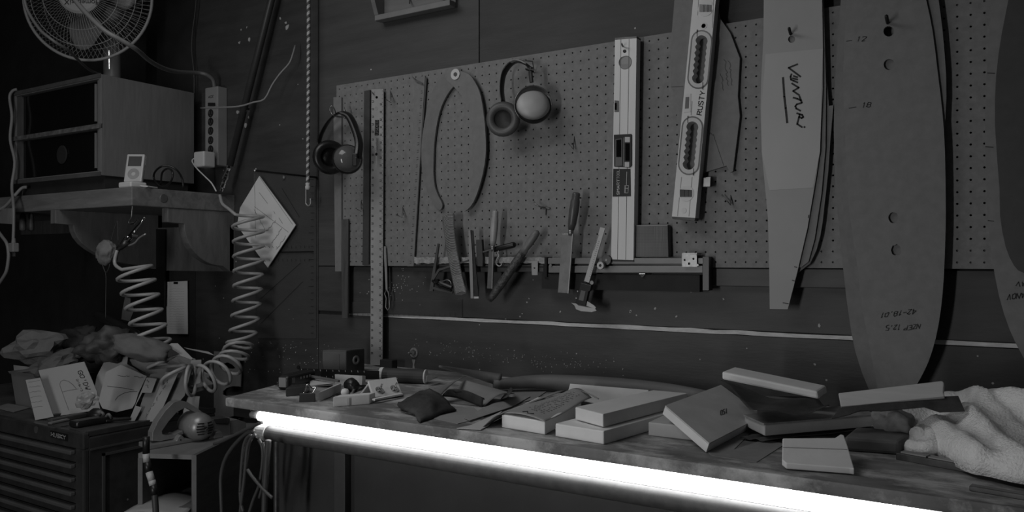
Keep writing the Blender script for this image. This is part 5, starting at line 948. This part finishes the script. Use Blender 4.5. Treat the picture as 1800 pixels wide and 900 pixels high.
# towel: a folded heap
def lerp_t(tab, x):
    if x <= tab[0][0]: return tab[0][1]
    for (x0, y0), (x1, y1) in zip(tab, tab[1:]):
        if x <= x1: q = (x-x0)/(x1-x0); q = q*q*(3-2*q); return y0+(y1-y0)*q
    return tab[-1][1]
RIDGES = [([(1560, 752), (1640, 752), (1720, 762), (1800, 782), (1960, 810)], .030, .026), ([(1640, 768), (1690, 800), (1740, 835), (1800, 850), (1920, 880)], .026, .020), ([(1690, 770), (1740, 800), (1800, 830), (1900, 850)], .022, .018), ([(1690, 722), (1740, 722), (1800, 735), (1900, 745)], .020, .026), ([(1700, 748), (1760, 775), (1830, 800)], -.018, .012)]
RIDGES = [([Bn(x, y, .02) for x, y in l], A_h, sg) for l, A_h, sg in RIDGES]
def seg_d(p, a, b):
    ab = b-a; q = max(0, min(1, (p-a).dot(ab)/ab.dot(ab))); return (p-a-ab*q).length
def towel(u, v):
    x = -.225+u*.62; yf = lerp_t([(-.225, 1.70), (-.14, 1.60), (-.04, 1.462), (.02, 1.428), (.15, 1.375), (.4, 1.36)], x)+.006*math.sin(40*x); wd_ = lerp_t([(-.225, .03), (-.19, .13), (-.12, .24), (-.03, .43), (.4, .52)], x)
    y = yf+wd_*v; H = lerp_t([(-.225, .018), (-.19, .036), (-.14, .044), (-.09, .055), (-.03, .085), (.4, .09)], x)
    q = min(1, v/.72); z = H*(.28+.72*q*q*(3-2*q)); p = Vector((x, y, 0))
    for l, A_h, sg in RIDGES:
        dmin = min(seg_d(p, Vector((a.x, a.y, 0)), Vector((b.x, b.y, 0))) for a, b in zip(l, l[1:])); z += A_h*math.exp(-(dmin/sg)**2)
    z += .006*noise.noise(Vector((x*14, y*14, 3)))+.0025*noise.noise(Vector((x*45, y*45, 1)))
    e = min(v/.06, (1-v)/.14, u/.03, 1); e = max(0, e); z *= math.sqrt(1-(1-e)**2); return Vector((x, min(y, DW-.03), ZB+.0075+max(0, z)))
tw = thing('towel', 'rumpled white terry towel heaped at the bench end', 'towel', Bn(1720, 800)); sheet('cloth', towel, 96, 80, TERRY, tw, th=.004, smooth=True)
def roll(pts, r): return MB().tube(cat_rom(pts, 6, False), r, 14)
roll([Bn(1600, 786, .012), Bn(1628, 789, .016), Bn(1644, 780, .022), Bn(1640, 765, .030), Bn(1628, 758, .030), Bn(1612, 764, .028)], .0145).mk('rolled_hem', TERRY, tw, smooth=True)
setp(blob('worn_sponge', Bn(1572, 748, .032), (.035, .03, .03), mat('sponge', .32, .9, var=.35, scale=35, bump=.5), None, .35, 1.8, 8, floor=ZB+.0265), 'pale worn sponge between wooden sanding block and towel', 'sponge')
# ------------------------------------------------------------------ sandpaper, rolls
P1, P2, P3 = Bn(738, 740, .010), Bn(799, 723, .010), Bn(757, 684, .045); npd = (P2-P1).cross(P3-P1).normalized(); npd = npd if npd.z > 0 else -npd
def padf(u, v):
    q = [(700, 709), (738, 741), (800, 722), (756, 683)]
    c = bil([Bn(*q[0], .014), Bn(*q[1], .003), Bn(*q[2], .003), Bn(*q[3], .045)], u, v); return c+Vector((0, 0, .014*math.sin(math.pi*u)*math.sin(math.pi*v)+.004*noise.noise(Vector((u*5, v*5, 2)))+.0))+.012*Vector((noise.noise(Vector((u*2.3, v*2.3, 7))), noise.noise(Vector((u*2.3, v*2.3, 9))), 0))
setp(sheet('sandpaper_pad', padf, 14, 14, SAND, th=.006, smooth=True), 'dark worn sandpaper pad folded over at the bench front', 'sandpaper')
setp(sheet('brown_paper', lambda u, v: bil([Bn(691, 716, .002), Bn(722, 716, .004), Bn(776, 697, .02), Bn(819, 664, .05)], v, u)+Vector((0, 0, .004+.006*math.sin(math.pi*v))), 10, 12, mat('brown_sheet', .20, .7, var=.35, scale=8), th=.001, smooth=True), 'brown paper sheet rising behind the dark sandpaper pad', 'paper')
setp(sheet('sandpaper_curl', lambda u, v: bil([Bn(798, 692, .012), Bn(849, 713, .003), Bn(906, 690, .020), Bn(818, 668, .045)], u, v)+Vector((0, 0, .014*math.sin(math.pi*v)*(.4+.6*u)-.004*u)), 14, 12, mat('abrasive_back', .29, .7, var=.12, scale=10), th=.001, smooth=True), 'curled pale backed sandpaper sheet on the bench', 'sandpaper')
setp(sheet('sandpaper_curl', lambda u, v: bil([Bn(776, 697, .018), Bn(848, 714, .002), Bn(852, 700, .020), Bn(800, 690, .030)], u, v)+Vector((0, 0, .012*math.sin(math.pi*v)+.005*math.sin(4*u))), 14, 10, SAND, th=.001, smooth=True), 'dark curled sandpaper between the worn pad and the pale backed sheet', 'sandpaper')
setp(sheet('sandpaper_curl', lambda u, v: Bn(880+8*u+14*math.sin(v*2.4), 702-11*u-10*v, .004+.032*math.sin(v*2.6)), 6, 12, SAND, th=.001, smooth=True), 'dark rolled edge at the right of the pale backed sandpaper', 'sandpaper')
setp(MB().tube(cat_rom([Bn(868, 676, .020), Bn(940, 671, .024), Bn(1010, 674, .026), Bn(1100, 680, .026), Bn(1180, 687, .024), Bn(1252, 697, .020)], 5, False), [.010+.012*math.sin(math.pi*min(1, i/25*1.0)*.9+.2) for i in range(26)], 14).mk('paper_roll', mat('roll_grey', .16, .6, var=.2, scale=6, stretch=(.6, 5, 5)), smooth=True), 'long grey paper roll lying at the back of the bench', 'paper roll')
setp(MB().tube(cat_rom([Bn(772, 644, .075), Bn(815, 653, .055), Bn(850, 661, .040), Bn(880, 668, .030)], 5, False), [.0025+.0010*i for i in range(16)], 12, flat=1.0).mk('paper_roll', mat('roll_tan', .13, .6, var=.2, scale=8), smooth=True), 'slim tapered paper roll propped up behind the sandpaper', 'paper roll')
tr = thing('sandpaper_roll', 'dark roll of sandpaper on a pale core behind the screw block', 'sandpaper roll', Bn(710, 670)); a, b = Bn(675, 659, .021), Bn(747, 662, .020)
MB().tube([a, b], .0205, 18).mk('roll', mat('roll_dark', .05, .65, var=.2), tr, smooth=False); MB().tube([a-(b-a).normalized()*.010, a], .0215, 18).mk('core_rim', FOAM, tr); MB().tube([b, b+(b-a).normalized()*.004], .020, 18).mk('core_rim', FOAM, tr)
setp(quad3('paper_sheet', [Bn(748, 672, .012), Bn(750, 660, .03), Bn(770, 661, .024), Bn(768, 664, .015)], .001, PAPER), 'small pale paper corner at the end of the dark sandpaper roll', 'paper', 'loose papers on the bench')
# ------------------------------------------------------------------ small tools at the bench end
ag = thing('screw_block', 'pale angled block with two shiny wing screws', 'jig', Bn(675, 700)); q = [Bn(657, 699, .010), Bn(707, 691.5, .010), None, Bn(647, 669, .045)]; q[2] = q[3]+q[1]-q[0]
quad3('sloping_plate', q, .007, FOAM, ag); e_ = q[1]-q[0]; g_ = Bn(631, 694, .006); quad3('rear_leg', [q[3]+Vector((0, .004, -.002)), q[2]+Vector((0, .004, -.002)), g_+e_, g_], .005, FOAMM, ag); bar3('foot', Bn(655, 706), Bn(706, 696), 0, .007, .0035, DSTEEL, ag); bar3('foot_plate', Bn(656, 704, .008), Bn(706, 694, .008), 0, .006, .002, FOAM, ag)
na = (q[1]-q[0]).cross(q[3]-q[0]).normalized(); na = na if na.z > 0 else -na
for px, py in ((667, 686.5), (693, 684)):
    c = Pl(q[0], na).at(px, py); w_ = MB().lathe([(0, .001), (.0115, .001), (.0115, .0025), (.006, .003), (.005, .008), (0, .008)], c, na, 16).mk('wing_screw', CHROME, ag); MB().tube([c+na*.006-Vector((.001, 0, .002)), c+na*.016+Vector((.001, 0, .004))], .0028, 8).mk('wing', CHROME, w_)
sbk = thing('wood_block', 'small pale wood block with a bright pencil mark before the screw block', 'block', Bn(620, 715), GB); blk('body', [(585, 698), (650, 693), (660, 689.5), (597, 694)], .024, .0235, FOAM, parent=sbk)
pfr = Pl(Bn(585.5, 716, 0), (Bn(650, 711.7)-Bn(586, 716)).cross(Vector((0, 0, 1)))); plate('mark', b1('778,662 798,660 798,735 780,737'), Pl(pfr.P-FW*.001, pfr.n), .0006, PAPER, sbk)
blk('wood_block', [(560, 689), (567.5, 687), (600, 673.5), (592, 675)], .024, .0235, FOAM, 'narrow pale wood block pointing away beside the black clip')
setp(plate('wood_block', b1('652,408 940,425 940,470 935,520 655,530'), Pl(Bn(610, 680), (-.1, -1, .1)), .012, FOAMM), 'thin pale wood block standing behind the round wooden knob', 'block', GB)
sp = thing('block_plane', 'small hand plane with a round wooden knob and black grip', 'hand plane', Bn(612, 695)); c = Bn(606.5, 690, .012); MB().lathe([(.0, -.0105), (.006, -.009), (.0105, -.002), (.0105, .003), (.007, .009), (0, .0108)], c, (0, 0, 1), 16).mk('knob', FOAM, sp, smooth=True)
blob('grip', Bn(618, 678, .026), (.022, .016, .018), BLACK, sp, .12, 1.2, 2); bar3('sole', Bn(600, 696), Bn(640, 680), 0, .014, .003, DSTEEL, sp); MB().tube([Bn(618, 692, .012), Bn(622, 684, .02)], .004, 8).mk('lever', CHROME, sp); 
tm = thing('tape_measure', 'black tape measure with a pale end label at the bench left end', 'tape measure', Bn(515, 685)); a, b = Bn(497, 686), Bn(546, 673); bar3('case', a, b, 0, .019, .0195, BLACK, tm, bevel=.010, seg=4)
d_ = (b-a).normalized(); s_ = d_.cross(Vector((0, 0, 1))).normalized(); 
MB().obox(a-d_*.0008+Vector((0, 0, .021)), (s_, Vector((0, 0, 1)), d_), (.011, .0125, .0012)).mk('end_label', mat('label_grey', .22, .5), tm); MB().obox((a*.84+b*.16)+s_*.0195+Vector((0, 0, .024)), (d_, Vector((0, 0, 1)), s_), (.006, .007, .0008)).mk('side_label', GREYPL, tm)
for i in range(4): MB().obox(a.lerp(b, .42+i*.11)+s_*.0195+Vector((0, 0, .026)), (d_, Vector((0, 0, 1)), s_), (.0025, .003, .0008)).mk('print_dot', PAPERG, tm)
for zz_ in (.012, .02): MB().obox(a-d_*.003+s_*-.016+Vector((0, 0, zz_)), (s_, Vector((0, 0, 1)), d_), (.003, .002, .003)).mk('hook_glint', CHROME, tm)
br = thing('black_rule', 'black steel rule with pale numbers leaning before the black box', 'ruler', Bn(600, 668)); plr = Pl(Bn(600, 671), (0, -1, .25)); plate('blade', b1('275,345 1115,372 1115,458 640,468 400,445 278,425'), plr, .002, BLACK, br)
ribbons('number_marks', [[(480+x/6, 590+(353+(x-300)*.03)/6), (480+x/6+.6, 590+(368+(x-300)*.03)/6)] for x in range(300, 1000, 66)]+[[(480+x/6, 590+428/6), (480+x/6+.6, 590+440/6)] for x in range(430, 680, 66)], plr, .0018, PAPERG, br); disc('hang_ring', 524, 645.5, .006, plr, .003, BLACK, br)
bx = thing('black_box', 'black box with a round grommet standing at the bench back', 'box', Bn(600, 655)); pf_, pl2, pr = Bn(609, 657), Bn(566, 656), Bn(641, 652); pk_ = pl2+pr-pf_; Hb = Vector((0, 0, .069))
BOXM = mat('box_black', .035, .45, var=.3, scale=15)
MB().hexa([pf_, pr, pk_, pl2, pf_+Hb, pr+Hb, pk_+Hb, pl2+Hb]).mk('body', BOXM, bx, bevel=.002); nr = (pr-pf_).cross(Vector((0, 0, 1))).normalized(); nl = (pf_-pl2).cross(Vector((0, 0, 1))).normalized()
top_ = [pf_+Hb, pr+Hb, pk_+Hb, pl2+Hb]; cm_ = sum(top_, Vector())/4; MB().prism([[p.lerp(cm_, .04)+Vector((0, 0, .0012)) for p in top_]], (0, 0, -.001)).mk('top_face', mat('box_top', .10, .4, var=.3), bx)
MB().lathe([(.006, 0), (.014, 0), (.014, .003), (.011, .005), (.006, .003), (.006, 0)], (pf_+pr)/2+Vector((0, 0, .038)), nr, 22).mk('grommet', mat('grommet_grey', .14, .4), bx, smooth=True); MB().lathe([(0, .001), (.006, .001)], (pf_+pr)/2+Vector((0, 0, .038)), nr, 16).mk('bore', BLACK, bx)
fa = [pl2.lerp(pf_, t)+Vector((0, 0, z_))+nl*.001 for t, z_ in ((.08, .006), (.72, .006), (.72, .060), (.08, .060))]; MB().prism([fa], nl*-.0008).mk('side_panel', mat('box_panel', .055, .5, var=.3), bx)
setp(quad3('paper_sheet', [Bn(618, 652, .004), Bn(640, 648, .004), Bn(641, 650, .002), Bn(622, 654, .002)], .001, PAPERG), 'paper edge sticking out below the black box', 'paper', 'loose papers on the bench')
setp(MB().box((Bn(646, 652).x, 1.93, ZB+.0005), (Bn(646, 652).x+.05, 1.958, ZB+.03)).mk('dark_block', BLKW, bevel=.002), 'small black block at the foot of the metal ruler', 'block')
gbk = blk('dark_block', [(502, 683), (536, 680), (545, 673), (512, 676)], .021, .0205, mat('dark_block_face', .05, .25, var=.4), 'small dark glossy block before the tape measure', group=None)
bc = thing('binder_clip', 'black binder clip with chrome wire handles at the bench left end', 'clip', Bn(541, 704)); e0, e1 = Bn(528, 704.5), Bn(555, 704); dcl = (e1-e0).normalized(); scl = dcl.cross(Vector((0, 0, 1)))
MB().prism([[e0, e0+scl*.022, e0+scl*.012+Vector((0, 0, .02)), e0+scl*.009+Vector((0, 0, .02))]], e1-e0).mk('body', BLACK, bc, bevel=.001)
curve3('wire_handle', [e0.lerp(e1, .2)+Vector((0, 0, .018)), e0.lerp(e1, .25)+Vector((0, .01, .038)), e0.lerp(e1, .5)+Vector((0, .012, .03)), e0.lerp(e1, .8)+Vector((0, .01, .03)), e0.lerp(e1, .8)+Vector((0, 0, .018))], .0022, CHROME, bc)
setp(quad3('wood_piece', [Bn(544, 664, .015), Bn(584, 674, .012), Bn(583, 677, .004), Bn(545, 678, .004)], .004, FOAMM), 'pale wooden slat lying between tape measure and wood blocks', 'slat'); setp(bar3('wood_piece', Bn(546, 663, .02), Bn(596, 672, .018), 0, .004, .003, mat('slat_dark', .14, .6), bevel=.001), 'dark thin slat resting on top of the pale wooden slat', 'slat')
